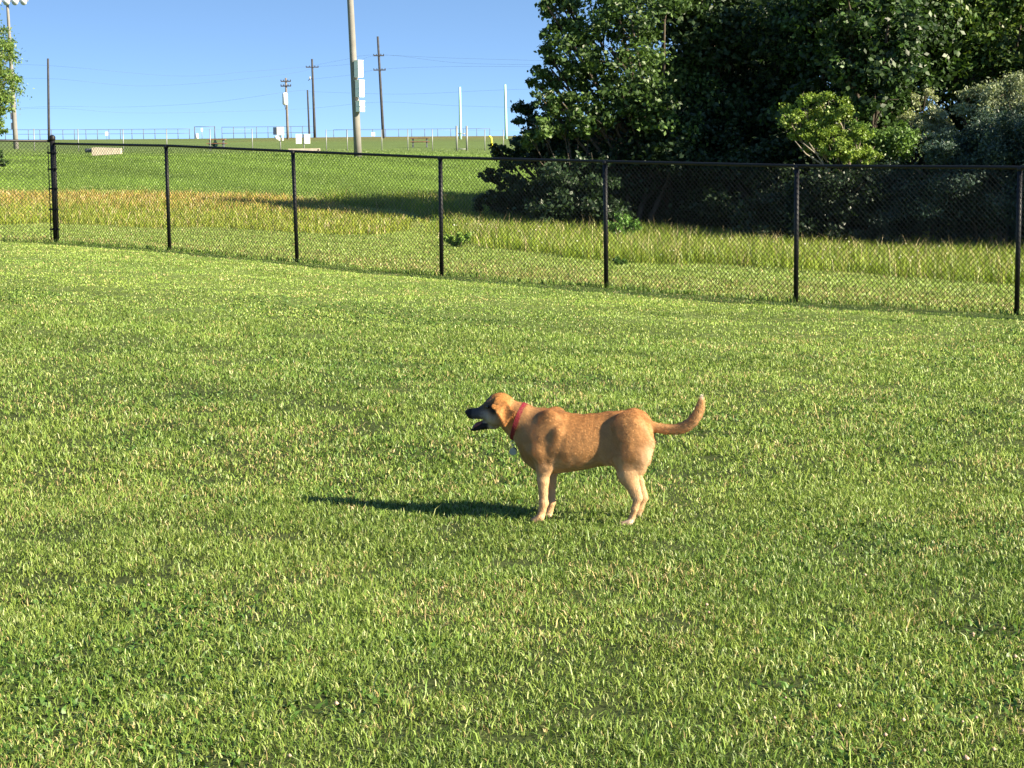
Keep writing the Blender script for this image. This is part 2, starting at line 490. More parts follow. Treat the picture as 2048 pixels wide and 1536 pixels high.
# clover flowers
def fl_heads(name, x, y, h0, h1, r, col, label, cat):
    n = len(x); z = gz(x, y) + h0 + (h1 - h0) * RNG.random(n)
    rr = r * (0.6 + 0.7 * RNG.random(n))
    O = np.array([(1, 0, 0), (0, 1, 0), (-1, 0, 0), (0, -1, 0), (0, 0, 1), (0, 0, -1)], float)
    V = (np.c_[x, y, z][:, None] + O[None] * rr[:, None, None]).reshape(-1, 3)
    o = (np.arange(n) * 6)[:, None]
    T = np.concatenate([o + np.array([[a, b, cc]]) for a, b, cc in ((0, 1, 4), (1, 2, 4), (2, 3, 4), (3, 0, 4), (1, 0, 5), (2, 1, 5), (3, 2, 5), (0, 3, 5))])
    C = np.repeat(np.array(col) * (0.75 + 0.5 * RNG.random(n))[:, None], 6, axis=0)
    return tag(np_mesh(name, V, [T], M['blade'], C=C), label, cat, kind='stuff')
x, y = scatter(700, 4.8, 10, 0.31, 0.6)
k = (fbm(x * 0.8 + 11, y * 0.8 + 70, 2) > 0.55) & (RNG.random(len(x)) < np.where((x > .8) & (y < 8), .9, .15))
fl_heads('clover_flowers', x[k], y[k], 0.03, 0.05, 0.008, (0.50, 0.36, 0.26), 'small pale pinkish clover heads dotted in the lawn', 'flowers')

# mown strip beyond the fence
x, y = scatter(330000, 23, 66, 0.34, 0.8)
pf = past_fence(x, y)
PL, PR, PS = inpoly(x, y, POLY_L), inpoly(x, y, POLY_R), inpoly(x, y, POLY_S)
k = (pf > 0.05) & ~(PL | PR | PS)
xm, ym = x[k], y[k]; n = len(xm); pfm = pf[k]
st = np.sin(pfm * 3.1 + 1.5 * fbm(xm * .4, ym * .4, 2))
c = (np.array([0.205, 0.290, 0.062]) * (0.6 + 0.8 * RNG.random(n))[:, None]) * (1 + 0.13 * st)[:, None]
dry = RNG.random(n) < np.where(pfm < 3, 0.18, 0.05)
c[dry] = (np.array([0.42, 0.32, 0.15]) * (0.6 + 0.6 * RNG.random(n))[:, None])[dry]
V, Q, T, C = blades(xm, ym, 0.05 * (0.6 + 0.7 * RNG.random(n)), 0.013 * (0.7 + 0.7 * RNG.random(n)), 0.3 + 0.9 * RNG.random(n), c)
tag(np_mesh('mown_strip_grass', V, [Q, T], M['blade'], C=C), 'mown yellowish grass strip just beyond the black fence', 'grass', kind='stuff')
# uncut fringe right under the fence
t = RNG.random(8000) * 1.5 - 0.3
fx = PA[0] + (PB[0] - PA[0]) * t; fy = PA[1] + (PB[1] - PA[1]) * t
lft = t < 0
fy = np.where(lft, PA[1], fy); fx = np.where(lft, PA[0] + t * 22, fx)
j = RNG.normal(0, 0.06, len(t))
fx = fx + fence_n[0] * j; fy = fy + fence_n[1] * j
n = len(t)
keep = RNG.random(n) < 0.35 + 0.65 * fbm(fx * 1.2, fy * 1.2, 2)
fx, fy = fx[keep], fy[keep]; n = len(fx)
c = np.array([0.11, 0.19, 0.034]) * (0.6 + 0.8 * RNG.random(n))[:, None]
V, Q, T, C = blades(fx, fy, 0.05 + 0.08 * RNG.random(n) * fbm(fx * 2, fy * 2, 2) * 1.6, 0.010 * (0.7 + 0.7 * RNG.random(n)), 0.2 + 0.6 * RNG.random(n), c)
tag(np_mesh('fence_line_grass', V, [Q, T], M['blade'], C=C), 'dark green uncut grass fringe along the foot of the black fence', 'grass', kind='stuff')

# tall meadow grass
x, y = scatter(620000, 26, 76, 0.36, 0.7)
ox, oy = (fbm(x * .8, y * .8, 3) - .5) * 1.5 + RNG.normal(0, .10, len(x)), (fbm(x * .8 + 40, y * .8, 3) - .5) * 1.5 + RNG.normal(0, .10, len(x))
PL, PR, PS = inpoly(x + ox, y + oy, POLY_L), inpoly(x + ox, y + oy, POLY_R), inpoly(x + ox, y + oy, POLY_S)
k = (PL | PR | PS) & (past_fence(x, y) > 1.0)
x, y, PL, PR, PS = x[k], y[k], PL[k], PR[k], PS[k]; n = len(x)
pat = fbm(x * 0.5, y * 0.5, 3)
h = np.where(PL, 0.18, np.where(PR, 0.33, 0.36)) * (0.5 + 0.8 * RNG.random(n)) * (0.55 + 0.9 * pat)
a = RNG.random(n)[:, None]
c = (np.array([0.25, 0.30, 0.030]) * (1 - a) + np.array([0.13, 0.215, 0.028]) * a) * (0.7 + 0.6 * fbm(x * 1.1 + 5, y * 1.1, 2))[:, None]
c *= (0.7 + 0.6 * RNG.random(n))[:, None]
upper = np.clip((y - 53) / 7, 0, 1) * PL
yel = PL & (RNG.random(n) < .6)
c[yel] = (np.array([0.25, 0.29, 0.038]) * (0.7 + 0.6 * RNG.random(n))[:, None])[yel]
orange = RNG.random(n) < (0.03 + 0.60 * upper)
cc = np.array([0.42, 0.29, 0.090]) * (0.7 + 0.6 * RNG.random(n))[:, None]
c[orange & PL] = cc[orange & PL]
seed = RNG.random(n) < 0.06
c[seed] = np.array([0.40, 0.32, 0.17])
h[seed] *= 1.35
V, Q, T, C = blades(x, y, h, np.where(PL, 0.015, 0.0105) * (0.5 + 0.9 * RNG.random(n)), 0.20 + 1.0 * RNG.random(n) ** 1.4, c)
tag(np_mesh('tall_grass', V, [Q, T], M['blade'], C=C), 'tall yellow green uncut grass between mown strip and trees', 'grass', kind='stuff')
x, y = scatter(800, 30, 50, 0.32, 0.6)
k = inpoly(x, y, POLY_R) & (fbm(x * 0.9 + 7, y * 0.9, 2) > 0.5)
fl_heads('wild_flowers', x[k], y[k], 0.14, 0.34, 0.018, (0.66, 0.64, 0.54), 'small white wild flowers in the tall grass by the trees', 'flowers')

# bank and far field turf
x, y = scatter(280000, 58, 150, 0.34, 1.2)
k = ~(inpoly(x, y, POLY_L) | inpoly(x, y, POLY_S)); x, y = x[k], y[k]; n = len(x)
c = region_cols(x, y) * np.array([1.35, 1.35, 1.2]) * (0.8 + 0.4 * RNG.random(n))[:, None]
V, Q, T, C = blades(x, y, 0.05 * (0.5 + RNG.random(n)), 0.022 * (0.6 + 0.8 * RNG.random(n)), 0.3 + 0.9 * RNG.random(n), c)
tag(np_mesh('bank_grass', V, [Q, T], M['blade'], C=C), 'green grass covering the bank below the ball field', 'grass', kind='stuff')

# ---------------------------------------------------------------- black chain-link fence
fence = empty('chain_link_fence', (PA[0], PA[1], G(PA[0], PA[1])))
tag(fence, 'black vinyl chain-link fence running across behind the lawn', 'fence')
FO = np.array(fence.location)
def gpt(xy, dz=0.0): return np.array([xy[0], xy[1], G(xy[0], xy[1]) + dz])
def mesh_panel(a, b, ha, hb):
    """woven wire between two posts, knuckles standing just over the rail"""
    a = np.asarray(a); b = np.asarray(b); Lb = np.linalg.norm((b - a)[:2]); d = (b - a) / Lb
    nrm_ = np.array([-(b - a)[1], (b - a)[0], 0]) / Lb
    P = 0.070; wr = 0.0034
    V = []; Q = []; o = 0
    for sg in (1, -1):
        for k in range(-int(2.0 / P) - 2, int((Lb + 2.0) / P) + 2):
            s0 = k * P
            pts = []
            z0 = 0.03; z1 = HF + 0.025
            sa, sb = s0 + sg * z0, s0 + sg * z1
            lo, hi = 0.03, Lb - 0.03
            ta, tb = 0.0, 1.0
            ds = sb - sa
            t1, t2 = (lo - sa) / ds, (hi - sa) / ds
            if t1 > t2: t1, t2 = t2, t1
            ta, tb = max(ta, t1), min(tb, t2)
            if tb - ta < 0.01: continue
            for t in (ta, tb):
                s = sa + ds * t; z = z0 + (z1 - z0) * t
                hfac = (ha + (hb - ha) * s / Lb) / HF
                pts.append(a + d * s + np.array([0, 0, z * hfac]) + nrm_ * sg * 0.0026)
            ax = pts[1] - pts[0]; ax = ax / np.linalg.norm(ax)
            v = np.cross(ax, nrm_)
            for p in pts:
                for q in range(3):
                    an = 2 * math.pi * q / 3
                    V.append(p + wr * (nrm_ * math.cos(an) + v * math.sin(an)))
            for q in range(3):
                Q.append((o + q, o + (q + 1) % 3, o + 3 + (q + 1) % 3, o + 3 + q))
            o += 6
    return np_mesh('mesh_panel', np.array(V) - FO, [Q], M['wire'], fence)
run = [tuple(p) for p in posts_xy]
stp = posts_xy[1] - posts_xy[0]
run += [tuple(posts_xy[-1] + stp), tuple(posts_xy[-1] + 2 * stp)]
left_run = [(PA[0] - 3.05 * k, PA[1] - 0.05 * k) for k in range(0, 4)]
def post(xy, r, h, big=False, lean=0.0):
    p = gpt(xy)
    m = MB(); m.tube([p - (0, 0, .15), p + (lean * h * 0.5, 0, h * 0.5), p + (lean * h, 0, h)], r, 12)
    o = m.build('post', M['vinyl'], fence, True, FO)
    c = MB(); t = p + (lean * h, 0, h)
    c.ball(t + (0, 0, 0.0), (r * 1.28, r * 1.28, r * 1.1), 12, 8)
    if big: c.tube([t - (0, 0, .05), t + (0, 0, .012)], r * 1.22, 12)
    c.build('post_cap', M['vinyl'], o, True, FO)
    return o
leans = [0, -0.004, -0.016, 0.004, -0.004, 0.004, 0.008, 0, 0]
HC = HF + 0.11
for k, q in enumerate(run):
    o = post(q, 0.048 if k == 0 else 0.033, HC if k == 0 else HF - 0.02, k == 0, leans[k])
for q in left_run[1:]: post(q, 0.033, HF - 0.02)
m = MB()
m.tube([gpt(q, HF) for q in run], 0.0225, 10)
m.build('top_rail', M['vinyl'], fence, True, FO)
m = MB()
m.tube([gpt(left_run[0], HF + 0.045)] + [gpt(q, HF + 0.05) for q in left_run[1:]], 0.0225, 10)
m.build('top_rail', M['vinyl'], fence, True, FO)
for a, b in zip(run[:-1], run[1:]): mesh_panel(gpt(a), gpt(b), HF, HF)
for a, b in zip(left_run[:-1], left_run[1:]): mesh_panel(gpt(a), gpt(b), HF + 0.04, HF + 0.05)
# bands that hold the mesh to the corner post
pc = gpt(run[0])
dr = np.array([stp[0], stp[1], 0]) / np.linalg.norm(stp)
for sgn, dvec in ((1, dr), (-1, np.array([-1.0, 0, 0]))):
    mb = MB(); q = pc + dvec * 0.085
    mb.tube([q + (0, 0, .06), q + (0, 0, HF - .04)], 0.009, 6)
    mb.build('tension_bar', M['vinyl'], fence, True, FO)
    for hz in (0.25, 0.62, 1.0, 1.36, 1.66):
        mb = MB(); mb.box(pc + dvec * 0.055 + (0, 0, hz), (0.10, 0.03, 0.032), math.atan2(dvec[1], dvec[0]))
        mb.tube([pc + (0, 0, hz - .016), pc + (0, 0, hz + .016)], 0.0545, 12)
        mb.build('tension_band', M['vinyl'], fence, False, FO)

# ---------------------------------------------------------------- far fences
def far_fence(name, label, pxs, ytop, Y, hgt, r, matk, rails=(1.0,), dy=0.0, grp=None, tension=True):
    """posts at photo columns pxs, standing on the ground at distance Y"""
    P = []
    for i, px in enumerate(pxs):
        yy = Y + dy * (px - pxs[0])
        q = at(px, 300, yy); P.append(np.array([q[0], yy, G(q[0], yy)]))
    root = empty(name, P[0]); O = P[0]
    for p in P:
        MB().tube([p - (0, 0, .2), p + (0, 0, hgt)], r, 6).build('post', M[matk], root, True, O)
    for f in rails:
        MB().tube([p + (0, 0, hgt * f) for p in P], r * (0.6 if matk == 'darksteel' else 0.12), 5).build('rail', M[matk], root, True, O)
    tag(root, label, 'fence', grp)
    return root
far_fence('galvanised_fence', 'pale galvanised wire fence, wide post spacing, at the left above the bank', [-20, 69, 157, 247, 334, 421, 505], 265, 137, 1.55, 0.035, 'galv', (0.97,))
far_fence('galvanised_fence', 'pale galvanised wire fence with close posts right of the two white signs', [653, 695, 764, 816, 865, 913], 265, 140, 1.5, 0.035, 'galv', (0.97,))
far_fence('galvanised_fence', 'pale galvanised wire fence end right of the small gate frame beside the trees', [934, 970, 1007, 1045], 265, 140, 1.5, 0.035, 'galv', (0.97,))
gpx = [at(913.8, 300, 139.5), at(934, 300, 139.5)]
gp = [np.array([q[0], 139.5, G(q[0], 139.5)]) for q in gpx]
gate = empty('gate_frame', gp[0])
tag(gate, 'narrow pale steel gate frame in the far galvanised fence', 'gate')
for p in gp: MB().tube([p, p + (0, 0, 1.75)], 0.07, 8).build('post', M['galv'], gate, True, gp[0])
for hz in (0.12, 1.2): MB().tube([gp[0] + (0, 0, hz), gp[1] + (0, 0, hz)], 0.035, 6).build('bar', M['galv'], gate, True, gp[0])
far_fence('ridge_fence', 'thin dark fence on the ridge at the far left', list(range(12, 392, 23)), 261, 292, 1.45, 0.05, 'darksteel', (1.0, 0.55), 0)
far_fence('ridge_fence', 'thin dark fence on the ridge behind the brown table, posts tallest', list(range(445, 648, 23)), 257, 292, 1.65, 0.05, 'darksteel', (1.0, 0.45), 0)
far_fence('ridge_fence', 'thin dark fence on the ridge right of the concrete light pole', list(range(668, 1000, 26)), 262, 292, 1.1, 0.045, 'darksteel', (1.0,), 0)
dg = [np.array([at(px, 280, 285)[0], 285, 0]) for px in (390, 405, 413, 430)]
for q in dg: q[2] = G(q[0], 285)
gt = empty('ridge_gate', dg[0]); tag(gt, 'dark tall gate frame on the ridge left of the brown table', 'gate')
for q in (dg[0], dg[3]): MB().tube([q, q + (0, 0, 1.75)], 0.075, 6).build('post', M['darksteel'], gt, True, dg[0])
MB().tube([dg[0] + (0, 0, 1.7), dg[3] + (0, 0, 1.7)], 0.04, 6).build('bar', M['darksteel'], gt, True, dg[0])
def plate(name, label, px0, py0, px1, py1, Y, matk, cat='sign', thick=0.05, legs=0.0, group=None):
    a, b = at(px0, py1, Y), at(px1, py0, Y)
    c = (a + b) / 2; g = G(c[0], Y)
    root = empty(name, (c[0], Y, g)); O = np.array([c[0], Y, g])
    MB().box(c, (abs(b[0] - a[0]), thick, abs(b[2] - a[2]))).build('board', M[matk], root, False, O)
    MB().tube([(c[0], Y + thick, g - .1), (c[0], Y + thick, c[2] + abs(b[2] - a[2]) * .45)], 0.04, 6).build('post', M['galv'], root, True, O)
    return tag(root, label, cat, group)
plate('small_sign', 'small white sign on the ridge fence at the far left', 210.5, 263.5, 216, 271, 290, 'white')
plate('small_sign', 'small white sign hung high on the dark ridge gate', 402, 256, 405.5, 263, 284, 'white')
plate('small_sign', 'small white sign on the ridge between light pole and leaning pole', 743, 264.5, 750, 272.5, 288, 'white')
q = at(394, 273, 284); b = MB(); zz = G(q[0], 284)
tag(MB().tube([(q[0], 284, zz - .1), (q[0], 284, zz + .3), (q[0], 284, zz + .66), (q[0], 284, zz + .75)], (0.2, 0.22, 0.2, 0.10), 12).build('barrel', M['white'], None, True),
    'small white barrel standing at the dark ridge gate', 'barrel')

# double white signs
Y = 139.0
c0 = at(607.5, 270, Y); g0 = G(c0[0], Y); O = np.array([c0[0], Y, g0])
ds = empty('double_sign', O); tag(ds, 'pair of white rectangular signs on one thin post above the bank', 'sign')
MB().tube([O - (0, 0, .2), (c0[0], Y, c0[2] + .05)], 0.04, 8).build('post', M['galv'], ds, True, O)
for x0, x1 in ((592, 603), (609, 620)):
    a, b = at(x0, 287.5, Y - .06), at(x1, 268, Y - .06)
    MB().box((a + b) / 2, (b[0] - a[0], 0.04, b[2] - a[2])).build('sign_board', M['white'], ds, False, O)
MB().box((c0[0], Y - .02, at(607, 268.5, Y)[2] - .05), (0.95, 0.03, 0.06)).build('bracket', M['galv'], ds, False, O)

# equipment cabinet on posts
Y = 142.0
c0 = at(561, 300, Y); g0 = G(c0[0], Y); O = np.array([c0[0], Y, g0])
eb = empty('equipment_cabinet', O); tag(eb, 'raised white equipment cabinet with a dark blue shaded face on a thin post beside the utility pole', 'cabinet')
MB().tube([O - (0, 0, .2), O + (0, 0, 1.4)], 0.045, 8).build('post', M['galv'], eb, True, O)
a, b = at(554.5, 270.5, Y), at(567, 254, Y); cc = (a + b) / 2
MB().box(cc, (b[0] - a[0], 0.4, b[2] - a[2])).build('cabinet_body', M['white'], eb, False, O)
a2, b2 = at(547, 269.5, Y), at(554.3, 254.5, Y); c2 = (a2 + b2) / 2
MB().box(c2, (b2[0] - a2[0], 0.36, b2[2] - a2[2])).build('shaded_face', M['navy'], eb, False, O)  # dark block stands for the cabinet's unlit left face
c3 = at(553, 275.5, Y - .1); MB().tube([c3 + (0, -.06, 0), c3 + (0, .1, 0)], 0.15, 14).build('meter', M['white'], eb, True, O)
for px in (558.5, 565.5):
    a = at(px, 272, Y - .05); MB().box(a - (0, 0, .15), (0.10, 0.1, 0.36)).build('bracket', M['white'], eb, False, O)

# planks and slab on the ground
Y = 133.0
a, b = at(577, 301, Y), at(640, 301, Y); g = G((a[0] + b[0]) / 2, Y)
tag(MB().box(((a[0] + b[0]) / 2, Y, at(600, 299.5, Y)[2]), (b[0] - a[0], 0.3, 0.16)).box((a[0] + .05, Y, at(600, 300.5, Y)[2] - .08), (0.12, .35, .3)).box((b[0] - .1, Y, at(600, 300.5, Y)[2] - .08), (0.12, .3, .25)).build('plank_bench', M['slab'], None),
    'long low pale plank bench on the grass below the two white signs', 'bench')
Y = 101.0
a, b = at(186, 303, Y), at(242, 303, Y); g = G((a[0] + b[0]) / 2, Y)
cv = empty('culvert_headwall', ((a[0] + b[0]) / 2, Y, g)); O = np.array(cv.location)
V = np.array([(a[0], Y - .3, at(186, 307.5, Y)[2] - .1), (b[0], Y - .2, at(242, 302, Y)[2] - .15), (b[0], Y + .3, at(242, 302, Y)[2] - .15), (a[0], Y + .3, at(186, 307.5, Y)[2] - .1)])
Wt = np.array([(a[0], Y - .3, at(186, 295.5, Y)[2]), (b[0], Y - .2, at(242, 297, Y)[2]), (b[0], Y + .3, at(242, 296, Y)[2]), (a[0] + .1, Y + .3, at(186, 294.5, Y)[2])])
mb = MB(); mb.add(np.r_[V, Wt], [(3, 2, 1, 0), (4, 5, 6, 7), (0, 1, 5, 4), (1, 2, 6, 5), (2, 3, 7, 6), (3, 0, 4, 7)])
mb.build('headwall', M['slab'], cv, False, O)
c = at(181, 301, Y); MB().tube([c + (-.25, -.1, 0), c + (.3, .1, 0)], 0.11, 10).build('pipe', M['darksteel'], cv, True, O)
tag(cv, 'pale concrete slab headwall set in the grass at the bank top', 'culvert')

# brown picnic tables
def table(px, py_base, Y, wpx, label, seat_side=1):
    q = at(px, py_base, Y); g = G(q[0], Y); w_ = wpx * Y / FPX
    O = np.array([q[0], Y, g]); t = empty('picnic_table', O)
    MB().box(O + (0, 0, .74), (w_, .75, .06)).build('table_top', M['brown'], t, False, O)
    for s in (-1, 1):
        MB().box(O + (0, s * .62, .44), (w_, .26, .05)).build('bench_seat', M['brown'], t, False, O)
    for s in (-1, 1):
        l = MB(); l.box(O + (s * w_ * .36, 0, .36), (.09, .5, .72)); l.box(O + (s * w_ * .36, 0, .40), (.09, 1.3, .08)); l.box(O + (s * w_ * .36, 0, .03), (.12, 1.0, .07))
        l.build('leg', M['darksteel'], t, False, O)
    tag(t, label, 'picnic table')
table(434, 298, 150, 36, 'brown picnic table on the field left of the equipment cabinet')
table(840, 295, 158, 38, 'brown picnic table on the field right of the concrete light pole')

# tall pale poles and a yellow marker
def plain_pole(name, label, px_t, py_t, px_b, Y, r0, r1, matk, cat, group=None):
    b = at(px_b, 280, Y); g = G(b[0], Y); B = np.array([b[0], Y, g]); T = at(px_t, py_t, Y)
    o = MB().tube([(0, 0, -.3), *[tuple((T - B) * t) for t in (.25, .5, .75)], tuple(T - B)], np.linspace(r0, r1, 5), 12).build(name, M[matk], None, True)
    o.location = B
    return tag(o, label, cat, group)
plain_pole('mint_pole', 'left one of two slender pale mint green poles on the ridge', 919.5, 174, 921, 215, 0.16, 0.12, 'mint', 'pole')
plain_pole('mint_pole', 'pale mint green pole on the ridge nearest the tree foliage', 1010, 169, 1012.5, 215, 0.16, 0.12, 'mint', 'pole')
plain_pole('dark_pole', 'lone dark pole without crossarms rising behind the fence corner', 96, 117, 98, 240, 0.17, 0.13, 'wood', 'pole')
Y = 147.0
b = at(983.5, 297, Y); g = G(b[0], Y); zt = at(980, 272.5, Y)[2] - g
ym = MB().tube([(0, 0, -.1), (0, 0, zt * .6), (-.03, 0, zt * .85), (-.12, 0, zt * .97), (-.24, 0, zt)], (0.085, 0.085, 0.085, 0.08, 0.07), 10).build('yellow_marker', M['yellow'], None, True)
ym.location = (b[0], Y, g)
tag(ym, 'bright yellow bent-top marker post in the field by the trees', 'marker post')

# ---------------------------------------------------------------- light poles
Y = 100.0
b = at(716.5, 313, Y); B = np.array([b[0], Y, G(b[0], Y)]); T = at(699, -30, Y); T = B + (T - B) * 1.35
lp = empty('light_pole', B)
tag(lp, 'thick tapering concrete light pole with three white boxes', 'light pole')
ts = np.linspace(0, 1, 8)
wpx = lambda t: (15.5 - 4.2 * t) / 2 * Y / FPX
MB().tube([tuple((T - B) * t - np.array([0, 0, .4 if t == 0 else 0])) for t in ts], [wpx(t) for t in ts], 20).build('pole', M['concrete'], lp, True)
for k, (y0, y1) in enumerate(((120, 156.5), (159.5, 196), (201, 225.5))):
    xo = (0, 2.2, 3.2)[k]
    a, c = at(712.0 + xo, y1, Y - .32), at(722.5 + xo, y0, Y - .32)
    bx = MB(); ctr = (a + c) / 2
    bx.box(ctr - B, (0.30, 0.36, c[2] - a[2] - .09), R(40))
    bo = bx.build('electrical_box', M['white'], lp, False)
    bo.data.materials.append(M['grey'])
    dv = MB(); dv.box(ctr - B + (0.02, -.02, 0), (0.31, 0.37, 0.02), R(40)); dv.build('door_seam', M['grey'], bo, False)
    cap = MB(); cap.box(ctr - B + (0, 0, (c[2] - a[2]) / 2 - .03), (0.34, 0.40, 0.03), R(40)); cap.build('rain_cover', M['white'], bo, False)
    br = MB(); br.box(ctr - B + (-.15, .25, 0), (.2, .1, (c[2] - a[2]) * .8), R(-32)); br.build('bracket', M['darksteel'], bo, False)
m = MB()
Y = 150.0
b = at(32.5, 298, Y); B = np.array([b[0], Y, G(b[0], Y)]); T = at(14.5, 2, Y)
fp = empty('floodlight_pole', B)
tag(fp, 'slim concrete ball field floodlight pole behind the left edge tree', 'light pole')
MB().tube([tuple((T - B) * t - np.array([0, 0, .4 if t == 0 else 0])) for t in ts], np.linspace(0.20, 0.10, 8), 14).build('pole', M['concrete'], fp, True)
tt = T - B
for hz in (0.0, 0.95): MB().box(tt + (0, 0, hz), (3.2, .1, .1)).build('crossarm', M['galv'], fp, False)
MB().tube([tt - (0, 0, .2), tt + (0, 0, 1.1)], 0.1, 10).build('pole_top', M['concrete'], fp, True)
for hz in (0.0, 0.95):
    for k in range(5):
        p = tt + np.array([-1.3 + .65 * k, -.1, hz - .02])
        f = MB(); f.tube([p + (0, .12, .16), p + (0, 0, .05), p + (0, -.22, -.12)], (0.09, .2, .25), 12)
        fo = f.build('floodlight', M['lamp'], fp, True)
        MB().tube([p + (0, -.222, -.121), p + (0, -.235, -.127)], .235, 12).build('lens', M['grey'], fo, True)
for y0 in (207, 232, 252):
    a = at(25 + (y0 - 207) * .06, y0, Y); MB().box(a - B + (-.1, 0, 0), (.18, .25, .5)).build('small_box', M['darksteel'], fp, False)

# ---------------------------------------------------------------- utility poles
POLE_TOPS = {}
def utility(key, label, top, base, Y, r0, r1, matk, arms, extra=None):
    b = at(base[0], base[1], Y); B = np.array([b[0], Y, G(b[0], Y)]); T = at(top[0], top[1], Y)
    u = empty('utility_pole', B)
    MB().tube([(0, 0, -.4), *[tuple((T - B) * t) for t in (.3, .6)], tuple(T - B)], np.linspace(r0, r1, 4), 10).build('pole', M[matk], u, True)
    pts = []
    for (py, half, rot) in arms:
        f = (base[1] - py) / (base[1] - top[1]); c = (T - B) * f; hl = half * Y / FPX
        dx, dy = math.cos(rot), math.sin(rot)
        arm = MB(); arm.box(c + (0, -.12, 0), (2 * hl, .11, .13), rot)
        ao = arm.build('crossarm', M['wood'], u, False)
        for s in (-1, -.45, .45, 1):
            p = c + (dx * hl * s * .93, dy * hl * s * .93 - .12, 0)
            MB().tube([p + (0, 0, .05), p + (0, 0, .16), p + (0, 0, .22)], (.05, .07, .03), 8).build('insulator', M['navy'], ao, True)
            pts.append(B + p + (0, 0, .22))
    POLE_TOPS[key] = (B, T, pts)
    tag(u, label, 'utility pole')
    return u, B, T
u, B, T = utility('a', 'short utility pole carrying a white transformer drum near its crossarms', (571.5, 156), (576, 281), 232, 0.17, 0.12, 'palewood', [(163, 10, .1), (172.5, 10.5, -.1)])
c = at(570.5, 198, 232) - B
dm = MB(); dm.tube([c + (0, -.25, -.72), c + (0, -.25, -.6), c + (0, -.25, .6), c + (0, -.25, .72)], (.22, .32, .32, .2), 16).build('transformer', M['white'], u, True)
MB().tube([c + (-.1, -.3, -.7), c + (.05, -.2, -1.25), c + (.3, 0, -1.3)], .035, 6).build('cable_loop', M['line'], u, True)
u, B, T = utility('b', 'tall utility pole with one crossarm and a cut-out bracket, left of light pole', (624, 118), (630, 281), 262, 0.20, 0.13, 'wood', [(135, 12.5, .06)])
p = at(620, 158, 262) - B
MB().tube([p + (.35, 0, .02), p, p + (-.25, 0, -.2)], .05, 6).build('bracket', M['darksteel'], u, True)
MB().tube([p + (0, -.05, .3), p + (-.02, -.05, -.05)], .09, 8).build('cut_out', M['grey'], u, True)
u, B, T = utility('c', 'thin short dark pole close left of the tall utility pole', (615, 180), (619, 279), 285, 0.14, 0.12, 'wood', [])
u, B, T = utility('d', 'leaning dark utility pole with two crossarms right of light pole', (755.5, 73), (767, 275), 234, 0.19, 0.13, 'wood', [(111, 10.5, .05), (139.5, 12, .05)])
p = at(615, 178, 283)

# power lines
def wire(pts_px, label):
    """(px, py, Y) points joined by a sagging curve"""
    P = [at(*q) for q in pts_px]
    C = []
    n = 26
    A = np.array(P)
    tt_ = np.linspace(0, len(P) - 1, n)
    for t in tt_:
        i = min(int(t), len(P) - 2); f = t - i
        p0 = A[max(i - 1, 0)]; p1 = A[i]; p2 = A[i + 1]; p3 = A[min(i + 2, len(P) - 1)]
        C.append(0.5 * ((2 * p1) + (-p0 + p2) * f + (2 * p0 - 5 * p1 + 4 * p2 - p3) * f * f + (-p0 + 3 * p1 - 3 * p2 + p3) * f ** 3))
    o = MB().tube(C, 0.007, 4).build('power_line', M['line'], None, True)
    tag(o, label, 'power line', 'power lines crossing the sky')
wire([(-60, 128, 300), (96, 131, 240), (350, 152, 245), (500, 143, 250), (614, 133.5, 262)], 'power line reaching the left end of the tall pole crossarm')
wire([(-60, 160, 300), (96, 157, 240), (300, 172, 245), (560, 150, 250), (636, 133, 262)], 'power line reaching the right end of the tall pole crossarm')
wire([(-60, 222, 300), (96, 213, 240), (250, 214, 240), (420, 205, 236), (572, 184, 232), (615, 180, 284)], 'power line running from left across the transformer pole')
wire([(-60, 226, 300), (96, 216, 240), (260, 226, 240), (500, 222, 250), (630, 216, 262), (762, 204, 234), (900, 211, 230), (1080, 216, 220)], 'lowest power line, crossing the whole sky to the trees')
wire([(614, 133.5, 262), (690, 119, 250), (747, 110, 234), (900, 116, 228), (1120, 122, 215)], 'power line from tall pole to upper crossarm of the leaning pole')
wire([(636, 133, 262), (700, 128, 250), (764, 110, 234), (920, 126, 228), (1120, 130, 215)], 'power line leaving the right end of the upper crossarm')
wire([(626, 158, 262), (700, 150, 250), (768, 138, 234), (920, 133, 228), (1120, 134, 215)], 'power line leaving the right end of the lower crossarm')
wire([(619, 183, 262), (700, 186, 250), (820, 188, 240), (1000, 180, 225), (1150, 176, 215)], 'power line sagging low behind the two mint green poles')

